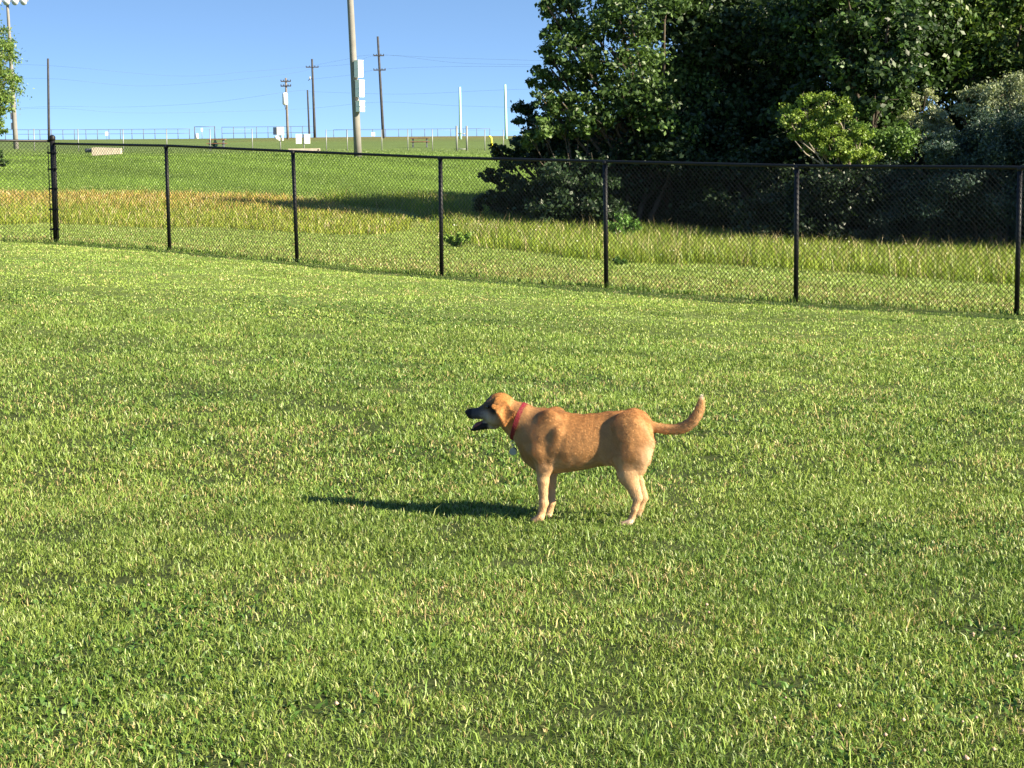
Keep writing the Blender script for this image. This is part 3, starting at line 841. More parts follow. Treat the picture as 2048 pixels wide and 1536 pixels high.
# ---------------------------------------------------------------- trees
def leaf_mesh(name, clumps, cov, leaf, base, var, parent, O, droop=0.0, hollow=0.45, tip=None, aspect=0.62, lift=0.5):
    """clumps: (centre, radius). Many separate small leaves spread through every clump."""
    Ps = []; Ns = []; Cs = []; Ls = []
    for (c, r) in clumps:
        n = int(2.1 * cov * math.pi * r * r / (leaf * leaf * aspect * 0.6))
        n = max(n, 30)
        # sub-sprigs inside the clump make an uneven outline
        ns = max(9, int(20 * (r / 0.8) ** 1.3))
        d = RNG.normal(size=(ns, 3)); d /= np.linalg.norm(d, axis=1)[:, None]
        rad = r * (hollow + (1 - hollow) * RNG.random(ns) ** 0.6)
        sc = c + d * rad[:, None] * np.array([1, 1, 0.85])
        sr = r * (0.20 + 0.26 * RNG.random(ns))
        k = RNG.integers(0, ns, n)
        q = RNG.normal(size=(n, 3)); q *= (0.5 * sr[k])[:, None]
        q[:, 2] *= 0.7
        p = sc[k] + q
        p[:, 2] -= droop * np.abs(q[:, 0])
        nn = RNG.normal(size=(n, 3)) * 0.8 + (p - c) / r * 0.5 + np.array([0, 0, lift])
        nn /= np.linalg.norm(nn, axis=1)[:, None]
        bright = (0.75 + 0.5 * RNG.random(ns))[k] * (1 - var + 2 * var * RNG.random(n))
        col = np.array(base)[None] * bright[:, None]
        if tip is not None:
            f = (RNG.random(n) < 0.35)[:, None]
            col = np.where(f, np.array(tip)[None] * bright[:, None], col)
        Ps.append(p); Ns.append(nn); Cs.append(col); Ls.append(leaf * (0.6 + 0.7 * RNG.random(n)))
    P = np.concatenate(Ps) - O; N = np.concatenate(Ns); C = np.concatenate(Cs); Lf = np.concatenate(Ls)
    n = len(P)
    a = RNG.normal(size=(n, 3)); a[:, 2] -= 0.4
    t = a - N * (a * N).sum(1)[:, None]; t /= np.linalg.norm(t, axis=1)[:, None]
    b = np.cross(N, t)
    h = Lf[:, None] / 2; wv = h * aspect
    V = np.stack([P - t * h, P + b * wv - t * h * .1 - N * h * .18, P + t * h - N * h * .25, P - b * wv - t * h * .1 - N * h * .18], 1).reshape(-1, 3)
    o = np.arange(n) * 4
    return np_mesh(name, V, [np.c_[o, o + 1, o + 2], np.c_[o, o + 2, o + 3]], M['leaf'], parent, C=np.repeat(C, 4, axis=0))

def tree(name, label, base_xy, clumps_px, Y, cov, leaf, base, cat='tree', var=0.25, trunk_r=0.16, lean=(0, 0), matk='bark', tip=None, group=None,
         fork=0.35, aspect=0.62, extra=None, hollow=0.45, droop=0.0, stems=1, depth_j=0.55, lift=0.5):
    """clumps_px: (px, py, radius px) in the photo at distance Y, each pushed to a depth of its own"""
    cl = []
    for i, q in enumerate(clumps_px):
        px, py, r = q[:3]
        rr = r * Y / FPX
        yy = Y + (q[3] if len(q) > 3 else (random.random() * 2 - 1) * rr * 2 * depth_j + rr * 0.4)
        cl.append((at(px, py, yy), r * yy / FPX))
    if extra: cl += extra
    bx, by = base_xy; O = np.array([bx, by, G(bx, by)])
    root = empty(name, O)
    cen = np.mean([c for c, r in cl], axis=0)
    leaf_mesh('crown', cl, cov, leaf, base, var, root, O, tip=tip, aspect=aspect, hollow=hollow, droop=droop, lift=lift)
    ztop = max(c[2] for c, r in cl) - O[2]
    for s in range(stems):
        m = MB()
        j = np.array([(s - (stems - 1) / 2) * 0.5, random.uniform(-.2, .2), 0]) if stems > 1 else np.zeros(3)
        top = (cen - O) * np.array([.8, .8, 0]) + np.array([lean[0], lean[1], ztop * 0.75]) + j * 2
        spine = [j * .4 + top * t * np.array([t, t, 1]) + np.array([0.12 * math.sin(5 * t + bx + s), 0.1 * math.cos(4 * t + by), 0]) * (t > 0) for t in np.linspace(0, 1, 7)]
        spine[0] = spine[0] - np.array([0, 0, .2])
        m.tube(spine, np.linspace(trunk_r, trunk_r * .3, 7), 10)
        for i, (c, r) in enumerate(cl):
            if stems > 1 and i % stems != s: continue
            t = np.clip(((c[2] - O[2]) / max(ztop, .1)) * fork * 1.6, 0.12, .9)
            k = int(t * 6); st_ = spine[k]
            e = c - O; mid = st_ * .45 + e * .55 + np.array([0, 0, -.12 * np.linalg.norm(e - st_)])
            m.tube([st_, mid, e, e + (e - mid) * .06], np.array([trunk_r * .42, trunk_r * .28, trunk_r * .16, trunk_r * .05]), 6, False)
            for _ in range(3):
                dv = RNG.normal(size=3); dv /= np.linalg.norm(dv)
                m.tube([mid * .4 + e * .6, e + dv * r * .5, e + dv * r * .95], np.array([.02, .014, .006]) * (0.6 + trunk_r * 3), 5, False)
        m.build('trunk', M[matk], root, True)
    tag(root, label, cat, group)
    return root

DK = (0.030, 0.058, 0.020); MD = (0.045, 0.085, 0.024)
tree('broadleaf_tree', 'tall loose-leaved tree at the left end of the wood, sky showing between its boughs', (4.6, 54.5),
     [(1128, 18, 46), (1105, 142, 40), (1085, 150, 26), (1072, 168, 20), (1092, 108, 30), (1140, 62, 46), (1098, 18, 26), (1150, 150, 40), (1150, 95, 62), (1180, 30, 70), (1260, 30, 80), (1262, 135, 85), (1190, 165, 48), (1330, 90, 85), (1330, -20, 70), (1220, -30, 60), (1118, -20, 34), (1290, 215, 58, -1.2), (1245, 195, 42, -1.2), (1335, 255, 62, -1.2), (1215, 225, 34, -.8), (1130, 212, 40, -1.2), (1182, 232, 44, -1.2), (1085, 200, 26, -1.0), (1110, 60, 28), (1350, 200, 80)],
     54, 2.1, 0.135, (0.050, 0.092, 0.026), trunk_r=0.17, tip=(0.085, 0.145, 0.034))
tree('dense_tree', 'very dark dense tree in the middle of the wood', (7.0, 57.5),
     [(1420, 60, 120), (1450, 180, 130), (1400, 260, 110), (1500, -5, 100), (1560, 120, 130), (1560, 270, 110), (1400, -10, 80), (1480, 330, 110), (1320, 300, 100)],
     55.5, 3.2, 0.18, DK, trunk_r=0.24)
tree('dense_tree', 'tall dark green tree behind the bright leaning bush', (9.8, 53.6),
     [(1700, 40, 120), (1690, 160, 105), (1800, 0, 100), (1810, 90, 120), (1650, -10, 90), (1740, -20, 90), (1640, 250, 100), (1760, 230, 90), (1620, 60, 90), (1748, 200, 52, -2.5), (1762, 130, 72, -2.5), (1700, 118, 58, -2.3), (1775, 60, 80, -2.5), (1700, 20, 60, -2.3)],
     53, 3.0, 0.17, DK, trunk_r=0.22, tip=(0.05, 0.10, 0.024))
tree('leafy_tree', 'brighter yellow green tree at the top right corner', (13.2, 54.5),
     [(1930, 30, 105), (2040, 60, 120), (1980, -20, 100), (1900, 130, 70), (2030, 150, 80), (2120, 0, 110), (2150, 100, 120), (1880, -20, 90)],
     53.5, 2.6, 0.16, (0.055, 0.105, 0.024), trunk_r=0.2, tip=(0.10, 0.15, 0.03))
tree('wood_edge_shrub', 'dark rounded shrub tapering down to the grass at the left end of the wood', (1.6, 57.0),
     [(1052, 235, 34), (1100, 235, 50), (1060, 290, 42), (1150, 290, 85), (1015, 345, 34), (1085, 350, 70), (1185, 380, 95), (1040, 395, 50), (1110, 420, 70), (990, 385, 24), (1004, 305, 26), (978, 352, 18), (966, 396, 20), (985, 418, 32), (1030, 430, 46), (1105, 350, 48, -2.6), (1150, 400, 60, -2.6), (1100, 430, 50, -2.6), (1190, 350, 50, -2.4), (1210, 430, 50, -2.6)],
     55, 3.4, 0.13, (0.032, 0.060, 0.026), 'shrub', trunk_r=0.09, stems=3, hollow=0.3)
tree('wood_edge_shrub', 'small sunlit yellow green shrub top beneath the loose-leaved tree', (2.0, 53.4),
     [(1160, 215, 40), (1125, 245, 36), (1085, 255, 32), (1180, 250, 34), (1060, 275, 24)], 52.8, 2.8, 0.12, (0.085, 0.140, 0.034), 'shrub', trunk_r=0.07, hollow=0.3)
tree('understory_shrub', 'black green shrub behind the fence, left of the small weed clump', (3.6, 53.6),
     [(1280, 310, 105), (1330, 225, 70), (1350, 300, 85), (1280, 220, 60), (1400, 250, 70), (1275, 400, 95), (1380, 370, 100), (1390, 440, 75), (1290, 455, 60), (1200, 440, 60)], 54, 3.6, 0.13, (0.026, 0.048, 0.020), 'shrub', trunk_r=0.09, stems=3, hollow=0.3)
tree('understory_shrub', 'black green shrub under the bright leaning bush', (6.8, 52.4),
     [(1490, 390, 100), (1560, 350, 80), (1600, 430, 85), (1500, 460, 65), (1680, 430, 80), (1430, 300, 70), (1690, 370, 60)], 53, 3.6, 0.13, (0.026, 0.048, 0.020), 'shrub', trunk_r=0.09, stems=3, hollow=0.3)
bb = tree('leaning_bush', 'bright yellow green bush leaning left on bare pale stems above the fence', (8.9, 48.6),
     [(1598, 212, 34), (1640, 235, 46), (1580, 240, 26), (1682, 222, 30), (1622, 272, 30), (1690, 262, 30), (1645, 195, 26), (1600, 265, 24), (1668, 290, 34), (1695, 305, 30), (1640, 292, 20), (1715, 270, 26), (1722, 296, 30), (1738, 312, 24)],
     48, 3.2, 0.075, (0.155, 0.235, 0.040), 'bush', trunk_r=0.012, hollow=0.2, tip=(0.21, 0.275, 0.05), matk='palebark')
st0 = np.array(bb.location)
mb = MB()
for pts in ([(1700, 420, 48.3), (1650, 332, 48), (1612, 308, 47.8), (1590, 282, 47.8)], [(1690, 400, 48.2), (1640, 318, 47.9), (1618, 285, 47.8)], [(1655, 312, 48), (1630, 306, 47.8), (1606, 286, 47.7)]):
    mb.tube([at(*p) - st0 for p in pts], np.linspace(.028, .010, len(pts)), 8)
mb.build('bare_stem', M['palebark'], bb, True)
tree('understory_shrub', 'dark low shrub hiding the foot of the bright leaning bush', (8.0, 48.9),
     [(1640, 395, 68), (1705, 385, 62), (1590, 420, 68), (1660, 445, 70), (1545, 440, 66), (1730, 440, 60)], 48.4, 3.4, 0.11, (0.019, 0.036, 0.017), 'shrub', trunk_r=0.06, stems=3, hollow=0.3)  # leaf colour darkened in place of shade over this shrub
tree('green_shrub', 'mid green shrub right beside the bright leaning bush', (9.6, 50.4),
     [(1742, 262, 42), (1790, 285, 52), (1750, 315, 46), (1720, 300, 36)], 49.2, 3.2, 0.10, (0.085, 0.150, 0.032), 'shrub', trunk_r=0.05, stems=2, hollow=0.3)
tree('silver_shrub', 'silvery olive shrub with pale upright tips in the middle right of the wood', (10.8, 51.6),
     [(1830, 248, 34), (1868, 238, 36), (1885, 262, 36), (1850, 195, 24), (1812, 262, 24)], 50.5, 2.6, 0.085, (0.31, 0.34, 0.21), 'shrub', trunk_r=0.05, stems=3, aspect=0.4, hollow=0.2, lift=0.9)
tree('silver_shrub', 'large pale silver green shrub at the right edge', (13.0, 51.0),
     [(1960, 205, 44), (2020, 180, 48), (2050, 225, 50), (1990, 235, 46), (2090, 200, 60)], 50, 2.6, 0.085, (0.26, 0.30, 0.18), 'shrub', trunk_r=0.05, stems=3, aspect=0.4, hollow=0.2, lift=0.9)
tree('bluish_shrub', 'dark blue grey shrub at the right edge behind the fence', (11.8, 48.0),
     [(1965, 285, 70), (2040, 275, 80), (1885, 305, 50), (1905, 380, 85), (2000, 380, 95), (2080, 350, 90), (2060, 440, 70), (1950, 450, 60)], 47.5, 3.2, 0.09, (0.048, 0.080, 0.060), 'shrub', trunk_r=0.07, stems=4, aspect=0.45, hollow=0.25)
tree('bluish_shrub', 'dark blue grey shrub low behind the fence below the mid green shrub', (9.2, 49.0),
     [(1740, 390, 75), (1820, 390, 80), (1780, 350, 55), (1840, 450, 60), (1750, 450, 55)], 48.5, 3.2, 0.09, (0.040, 0.066, 0.048), 'shrub', trunk_r=0.07, stems=4, aspect=0.45, hollow=0.25)
# the wood goes on to the right of the frame; it keeps the sun off the trees in view, the last three added for shade alone
for i, (x_, y_, h_, r_) in enumerate(((17.2, 51.5, 4.6, 2.4), (20.0, 48.0, 5.6, 2.8), (24.5, 45.5, 8.2, 3.4), (21.0, 55.0, 7.5, 3.2), (29.5, 43.0, 9.5, 3.6), (27.0, 51.0, 10.5, 3.8), (17.6, 44.5, 6.0, 1.7), (15.4, 46.6, 3.6, 1.4), (20.2, 44.4, 6.8, 1.9))):
    ex = []
    g_ = G(x_, y_)
    for k in range(16):
        a_ = random.random() * 6.28; rr_ = r_ * math.sqrt(random.random()) * .8; zz_ = 0.8 + (h_ - 1.6) * (k + .5) / 16
        ex.append((np.array([x_ + rr_ * math.cos(a_), y_ + rr_ * math.sin(a_), g_ + zz_]), r_ * random.uniform(.42, .6)))
    tree('dense_tree', ['tall dark tree just outside the right edge of the wood', 'tall leafy tree further right along the wood edge', 'broad tree right along the wood edge',
                        'tall tree deep in the wood to the right', 'tall tree at the far right of the wood edge', 'tallest tree deep in the wood far right', 'unseen slim tree added forward of the wood edge for its shade', 'unseen low bushy tree added beside the frame for its shade', 'unseen mid-sized tree added forward further right for its shade'][i], (x_, y_), [], 50, 2.4, 0.30, DK, trunk_r=0.22, extra=ex)
for i, (cl_, bx_) in enumerate((([(1290, 330, 110), (1350, 220, 110), (1440, 140, 120), (1360, 420, 100)], (6.4, 61.0)), ([(1500, 120, 160), (1580, 300, 160), (1500, 400, 140), (1620, 50, 120)], (9.0, 61.5)),
                             ([(1740, 120, 170), (1760, 330, 150), (1700, 420, 130), (1880, 60, 150)], (12.2, 61.5)), ([(1960, 120, 170), (1960, 330, 150), (2080, 200, 170), (2100, 380, 140), (1880, 400, 130)], (16.0, 61.5)))):
    tree('deep_wood_tree', ['dark tree deep in the wood, seen through the loose-leaved tree', 'dark tree deep in the wood behind the very dark middle tree', 'dark tree deep in the wood behind the mid green shrub',
                            'dark tree deep in the wood behind the large silver green shrub'][i], bx_, cl_, 60.5, 2.0, 0.26, DK, trunk_r=0.22, hollow=0.25)
# left edge tree and low shrub
tree('slender_tree', 'light green feathery tree cut off by the left edge', (-20.4, 72.0),
     [(2, 112, 40), (10, 168, 36), (-2, 205, 30), (-50, 90, 70), (-60, 170, 80), (0, 215, 24), (-30, 240, 46), (-90, 30, 80), (-10, 258, 26), (14, 150, 22), (6, 100, 20)], 72, 1.6, 0.13, (0.11, 0.18, 0.035), trunk_r=0.10, tip=(0.15, 0.21, 0.05), aspect=0.4)
tree('low_shrub', 'low dark shrub at the left edge beyond the fence', (-21.2, 82.0), [(-8, 318, 20), (-35, 312, 26), (-60, 318, 26)], 82, 2.6, 0.12, (0.045, 0.09, 0.02), 'shrub', trunk_r=0.04)

# weeds in the tall grass
def weed(label, px, py, wpx, hpx, n, base):
    q = on_ground(px, py); Y = q[1]; g = G(q[0], Y); O = np.array([q[0], Y, g])
    root = empty('weed_clump', O); hs = hpx * Y / FPX; ws = wpx * Y / FPX
    m = MB(); cl = []
    for k in range(n):
        a_ = random.random() * 6.28; d = random.random() ** .5 * ws / 2; hh = hs * random.uniform(.55, 1)* (1 - .45 * d / (ws / 2))
        tip = np.array([math.cos(a_) * d, math.sin(a_) * d, hh])
        m.tube([tip * (0.25, .25, 0), tip * (.7, .7, .55), tip], (.012, .009, .004), 5, False)
        for t in (.35, .55, .75, .95): cl.append((O + tip * t * (1, 1, 1), hs * .11))
    m.build('stem', M['palebark'], root, True)
    leaf_mesh('leaves', cl, 1.5, 0.085, base, .25, root, O, hollow=.3, aspect=.45)
    tag(root, label, 'weed')
weed('green leafy weed clump standing in tall grass before the dark wood', 1245, 482, 70, 74, 24, (0.13, 0.25, 0.05))
weed('low green weed clump at the left tip of the tall grass', 918, 494, 70, 40, 14, (0.20, 0.31, 0.06))
weed('dark broad-leaved weed at the mown edge right of the middle post', 1238, 530, 34, 20, 8, (0.09, 0.17, 0.04))

# a small pointed evergreen behind the brown table
q = at(430, 283, 160); g = G(q[0], 160); O = np.array([q[0], 160, g])
sp = empty('small_evergreen', O); tag(sp, 'small dark pointed evergreen just behind the left brown table', 'tree')
MB().tube([(0, 0, -.1), (0, 0, .72)], (.05, .01), 6).build('trunk', M['bark'], sp, True)
leaf_mesh('crown', [(O + (0, 0, .15 + .13 * k), .26 - .05 * k) for k in range(5)], 5, .10, (0.02, 0.06, 0.06), .2, sp, O, hollow=.1, aspect=.4)

#DOG#
# ---------------------------------------------------------------- dog
DY = 10.45
DS = DY / FPX / 3.793                      # metres per unit of the drawing the profile was measured on
DYAW = R(-14)
CX = 1050.0
def zb(X): return 1050.0 + (X - 680.0) * (30.0 / 670.0)      # ground line under the middle of the body
def D3(X, Y, lat=0.0):
    """profile units (X right, Y down) and sideways offset in metres (minus = towards the viewer) to dog space"""
    x_ = (X - CX) * DS / math.cos(DYAW); k_ = 1 - 0.24 * x_ / DY
    return np.array([x_ * k_, lat, (zb(X) - Y) * DS * 1.016 * k_])
def D3L(X, Y, lat):
    """the same for a point that stands off the middle plane: a nearer one is drawn lower and, being turned, shifted"""
    yoff = -lat * 225.0
    xoff = lat * math.sin(-DYAW) / DS
    x_ = (X - xoff - CX) * DS / math.cos(DYAW); k_ = 1 - 0.24 * x_ / DY
    return np.array([x_ * k_, lat, (zb(X) + yoff - Y) * DS * 1.012 * k_])

def smin(a, b, k):
    h = np.clip(0.5 + 0.5 * (b - a) / k, 0, 1)
    return b * (1 - h) + a * h - k * h * (1 - h)
def rcone(P, a, b, ra, rb, sq=1.0):
    """tapered capsule, squashed sideways by sq"""
    a = a.copy(); b = b.copy(); s = np.array([1, 1 / sq, 1])
    p = P * s; a = a * s; b = b * s
    ba = b - a; t = np.clip(((p - a) @ ba) / (ba @ ba), 0, 1)
    d = np.linalg.norm(p - a - t[:, None] * ba, axis=1) - (ra + (rb - ra) * t)
    return d * min(1, sq) if sq < 1 else d
def ellip(P, c, r):
    q = (P - c) / r
    k0 = np.linalg.norm(q, axis=1); k1 = np.linalg.norm(q / r, axis=1)
    return k0 * (k0 - 1) / (k1 + 1e-9)
def tri(P, a, b, c, th):
    ba, cb, ac = b - a, c - b, a - c; n = np.cross(ba, ac)
    pa, pb, pc = P - a, P - b, P - c
    ins = (np.sign(pa @ np.cross(ba, n)) + np.sign(pb @ np.cross(cb, n)) + np.sign(pc @ np.cross(ac, n))) < 2
    def e(p, v): return ((p - np.clip((p @ v) / (v @ v), 0, 1)[:, None] * v) ** 2).sum(1)
    d2 = np.where(ins, np.minimum(np.minimum(e(pa, ba), e(pb, cb)), e(pc, ac)), (pa @ n) ** 2 / (n @ n))
    return np.sqrt(d2) - th

ST = np.array([  # X, top Y, bottom Y, half width (m)
    (535, 470, 520, .010), (548, 400, 562, .050), (575, 320, 605, .078), (615, 262, 640, .096), (655, 226, 672, .110), (705, 206, 686, .118), (770, 195, 696, .126),
    (840, 215, 694, .134), (920, 237, 686, .136), (1010, 246, 673, .130), (1100, 242, 657, .116), (1180, 233, 642, .103), (1260, 227, 632, .100), (1340, 230, 620, .106),
    (1410, 246, 605, .108), (1470, 278, 590, .097), (1512, 312, 570, .080), (1538, 370, 540, .052), (1550, 440, 480, .010)])
def trunk_sdf(P):
    X = P[:, 0] * math.cos(DYAW) / DS + CX
    top = np.interp(X, ST[:, 0], ST[:, 1]); bot = np.interp(X, ST[:, 0], ST[:, 2]); hw = np.interp(X, ST[:, 0], ST[:, 3])
    z0 = (zb(X) - bot) * DS; z1 = (zb(X) - top) * DS
    zc = (z0 + z1) / 2; hh = np.maximum((z1 - z0) / 2, .004)
    # deeper and wider low in the chest, narrower at the back line
    k = np.clip((P[:, 2] - zc) / hh, -1, 1)
    hw = hw * (1 - 0.10 * k)
    r = np.sqrt((np.abs(P[:, 1]) / hw) ** 2.2 + (np.abs(P[:, 2] - zc) / hh) ** 2.2 + 1e-12) 
    d = (r - 1) * np.minimum(hw, hh) * 0.9
    ex = np.maximum(np.maximum(ST[0, 0] - X, X - ST[-1, 0]), 0) * DS
    return np.maximum(d, ex) if False else d + ex

def dog_sdf(P):
    s = lambda u: u * DS
    d = trunk_sdf(P)
    # neck and head
    d = smin(d, rcone(P, D3(650, 385), D3(545, 312), s(178), s(138), .80), .04)
    d = smin(d, rcone(P, D3(545, 308), D3(436, 240), s(128), s(112), .78), .025)
    d = smin(d, ellip(P, D3(392, 182), np.array([s(98), s(88), s(97)])), .025)
    for lt in (-1, 1):
        d = smin(d, ellip(P, D3(352, 262, lt * .026), np.array([s(72), s(52), s(70)])), .02)       # cheek
        d = smin(d, ellip(P, D3(320, 168, lt * .030), np.array([s(42), s(26), s(32)])), .012)      # brow
    d = smin(d, rcone(P, D3(345, 168), D3(268, 206), s(60), s(33), .95), .022)
    d = smin(d, rcone(P, D3(310, 236), D3(174, 242), s(47), s(41), .80), .018)
    for lt in (-1, 1):
        d = smin(d, rcone(P, D3(285, 256, lt * .016), D3(168, 254, lt * .012), s(30), s(24), .8), .010)   # flews
    d = smin(d, ellip(P, D3(146, 231), np.array([s(25), s(23), s(25)])), .006)
    # lower jaw hangs open
    j = rcone(P, D3(345, 325), D3(255, 338), s(40), s(24), .85)
    j = smin(j, rcone(P, D3(262, 338), D3(172, 367), s(27), s(12), 1.25), .010)
    j = smin(j, rcone(P, D3(330, 300), D3(268, 316), s(42), s(24), .8), .014)
    d = smin(d, j, .010)
    # ears: a hanging flap with its front edge turned out
    for lt in (-1, 1):
        a = D3(378, 118, lt * .050); b = D3(455, 152, lt * .056); c = D3(522, 226, lt * .088)
        t_ = D3(452, 326, lt * .098); f_ = D3(398, 222, lt * .100)
        fr = D3(326, 200, lt * .088)
        ear = smin(smin(tri(P, a, b, f_, .0045), tri(P, b, c, t_, .0045), .008), tri(P, b, t_, f_, .0045), .008)
        ear = smin(ear, tri(P, a, f_, D3(352, 178, lt * .088), .004), .006)
        d = smin(d, ear, .008)
    # withers, shoulder, upper arm
    for lt, dx in ((-1, 0), (1, 62)):
        L_ = .092 * lt
        d = smin(d, rcone(P, D3(785, 280, lt * .076), D3L(676 + dx * .4, 540, L_ * 1.10), s(72), s(76), .60), .026)
        d = smin(d, rcone(P, D3L(672 + dx * .5, 540, L_ * 1.12), D3L(716 + dx, 662, L_ * 1.04), s(68), s(56), .72), .014)
        d = smin(d, rcone(P, D3L(815 + dx * .5, 400, L_ * 1.22), D3L(748 + dx, 640, L_ * 1.10), s(44), s(36), .8), .020)
        d = smin(d, rcone(P, D3L(712 + dx, 655, L_), D3L(704 + dx, 760, L_ * .98), s(59), s(45), .78), .016)
        d = smin(d, rcone(P, D3L(704 + dx, 760, L_ * .98), D3L(709 + dx, 915, L_ * .95), s(45), s(30), .86), .012)
        d = smin(d, ellip(P, D3L(707 + dx, 925, L_ * .95), np.array([s(34), s(32), s(36)])), .012)
        d = smin(d, rcone(P, D3L(709 + dx, 930, L_ * .95), D3L(690 + dx, 1022, L_ * .95), s(31), s(29), .95), .010)
        for k in (-1.5, -.5, .5, 1.5):
            off = k * .0135
            ln = 56 if abs(k) > 1 else 68
            d = smin(d, rcone(P, D3L(684 + dx, 1036, L_ * .95 + off * .7), D3L(684 + dx - ln, 1062, L_ * .95 + off), s(25), s(16)), .007)
    # thigh, shank, hock, rear pastern, paw
    for lt, dx, dy in ((-1, 0, 0), (1, 60, 0)):
        L_ = .090 * lt
        d = smin(d, rcone(P, D3(1380, 375, lt * .074), D3L(1375 + dx * .3, 560, L_ * 1.05), s(146), s(130), .54), .018)
        d = smin(d, rcone(P, D3L(1440 + dx * .2, 480, L_ * .80), D3L(1400 + dx * .6, 660, L_ * 1.0), s(105), s(70), .55), .018)
        d = smin(d, rcone(P, D3L(1312 + dx * .3, 600, L_ * 1.05), D3L(1340 + dx * .7, 735, L_ * 1.05), s(80), s(66), .66), .016)
        d = smin(d, rcone(P, D3L(1344 + dx * .7, 720, L_ * 1.05), D3L(1398 + dx, 885, L_), s(66), s(33), .68), .018)
        d = smin(d, rcone(P, D3L(1402 + dx, 760, L_), D3L(1436 + dx, 898, L_), s(17), s(18), .8), .020)     # heel cord
        d = smin(d, rcone(P, D3L(1420 + dx, 906, L_), D3L(1394 + dx * .9, 985, L_), s(30), s(28), .85), .012)
        d = smin(d, rcone(P, D3L(1394 + dx * .9, 985, L_), D3L(1366 + dx * .8, 1070, L_), s(28), s(26), .90), .010)
        for k in (-1.5, -.5, .5, 1.5):
            off = k * .0135
            ln = 66 if abs(k) > 1 else 82
            d = smin(d, rcone(P, D3L(1358 + dx * .8, 1084, L_ + off * .7), D3L(1358 + dx * .8 - ln, 1104, L_ + off), s(24), s(15)), .006)
    # flank fold between belly and thigh
    d = smin(d, rcone(P, D3(1225, 600, -.075), D3(1300, 560, -.085), s(34), s(50), .6), .035)
    # tail
    tl = [(1470, 345, 48), (1530, 358, 34), (1590, 374, 28), (1650, 384, 27), (1710, 386, 29), (1760, 376, 31), (1806, 354, 32), (1848, 320, 32), (1880, 276, 30), (1900, 230, 26), (1911, 185, 18), (1916, 135, 5)]
    for (x0, y0, r0), (x1, y1, r1) in zip(tl[:-1], tl[1:]):
        d = smin(d, rcone(P, D3(x0, y0), D3(x1, y1), s(r0), s(r1), .85), .022)
    # ribs and loose skin under the coat
    X = P[:, 0] * math.cos(DYAW) / DS + CX; Y = zb(X) - P[:, 2] / DS
    rib = np.sin((X + 0.22 * Y) * 0.085) * np.exp(-((X - 940) / 130) ** 2 - ((Y - 400) / 130) ** 2)
    lump = (fbm(X * .016 + 7, Y * .016 + P[:, 1] * 20, 2) - .5)
    d = d + 0.0009 * rib + 0.005 * lump * (X > 500) * (X < 1500)
    return d

def surface_nets(f, lo, hi, h):
    n = np.ceil((hi - lo) / h).astype(int) + 1
    ax = [lo[i] + h * np.arange(n[i]) for i in range(3)]
    F = np.empty(n, np.float32)
    for i in range(n[0]):
        yy, zz = np.meshgrid(ax[1], ax[2], indexing='ij')
        P = np.c_[np.full(yy.size, ax[0][i]), yy.ravel(), zz.ravel()]
        F[i] = f(P).reshape(n[1], n[2])
    cnt = np.zeros(n - 1); acc = np.zeros((*(n - 1), 3))
    corner = [(a, b, c) for a in (0, 1) for b in (0, 1) for c in (0, 1)]
    sl = lambda o, k: slice(o, n[k] - 1 + o)
    for a in corner:
        for k in range(3):
            if a[k]: continue
            b = list(a); b[k] = 1
            fa = F[sl(a[0], 0), sl(a[1], 1), sl(a[2], 2)]; fb = F[sl(b[0], 0), sl(b[1], 1), sl(b[2], 2)]
            cr = (fa < 0) != (fb < 0)
            t = np.where(cr, fa / (fa - fb + 1e-20), 0)
            for m in range(3):
                acc[..., m] += np.where(cr, a[m] + (t if m == k else 0), 0)
            cnt += cr
    act = cnt > 0
    idx = -np.ones(n - 1, int); idx[act] = np.arange(act.sum())
    cells = np.argwhere(act)
    V = lo + h * (cells + acc[act] / cnt[act][:, None])
    Q = []
    ins = F < 0
    for k in range(3):
        u, v = (k + 1) % 3, (k + 2) % 3
        s0 = [slice(None)] * 3; s1 = [slice(None)] * 3
        s0[k] = slice(0, n[k] - 1); s1[k] = slice(1, n[k])
        e = np.argwhere(ins[tuple(s0)] != ins[tuple(s1)])
        e = e[(e[:, u] > 0) & (e[:, v] > 0) & (e[:, u] < n[u] - 1) & (e[:, v] < n[v] - 1)]
        du = np.eye(3, dtype=int)[u]; dv = np.eye(3, dtype=int)[v]
        q = np.stack([idx[tuple((e - du - dv).T)], idx[tuple((e - dv).T)], idx[tuple(e.T)], idx[tuple((e - du).T)]], 1)
        flip = ~ins[tuple(e.T)]
        q[flip] = q[flip][:, ::-1]
        Q.append(q)
    return V, np.concatenate(Q)

DV, DQ = surface_nets(dog_sdf, np.array([-.78, -.19, -.03]), np.array([.75, .19, .74]), 0.0065)
for _ in range(2):                                    # light smoothing
    acc_ = np.zeros_like(DV); c_ = np.zeros(len(DV))
    for k in range(4):
        np.add.at(acc_, DQ[:, k], DV[DQ[:, (k + 1) % 4]]); np.add.at(c_, DQ[:, k], 1)
    DV = DV * .55 + (acc_ / c_[:, None]) * .45
fn = np.cross(DV[DQ[:, 2]] - DV[DQ[:, 0]], DV[DQ[:, 3]] - DV[DQ[:, 1]])
DN = np.zeros_like(DV)
for k in range(4): np.add.at(DN, DQ[:, k], fn)
DN /= np.linalg.norm(DN, axis=1)[:, None] + 1e-12

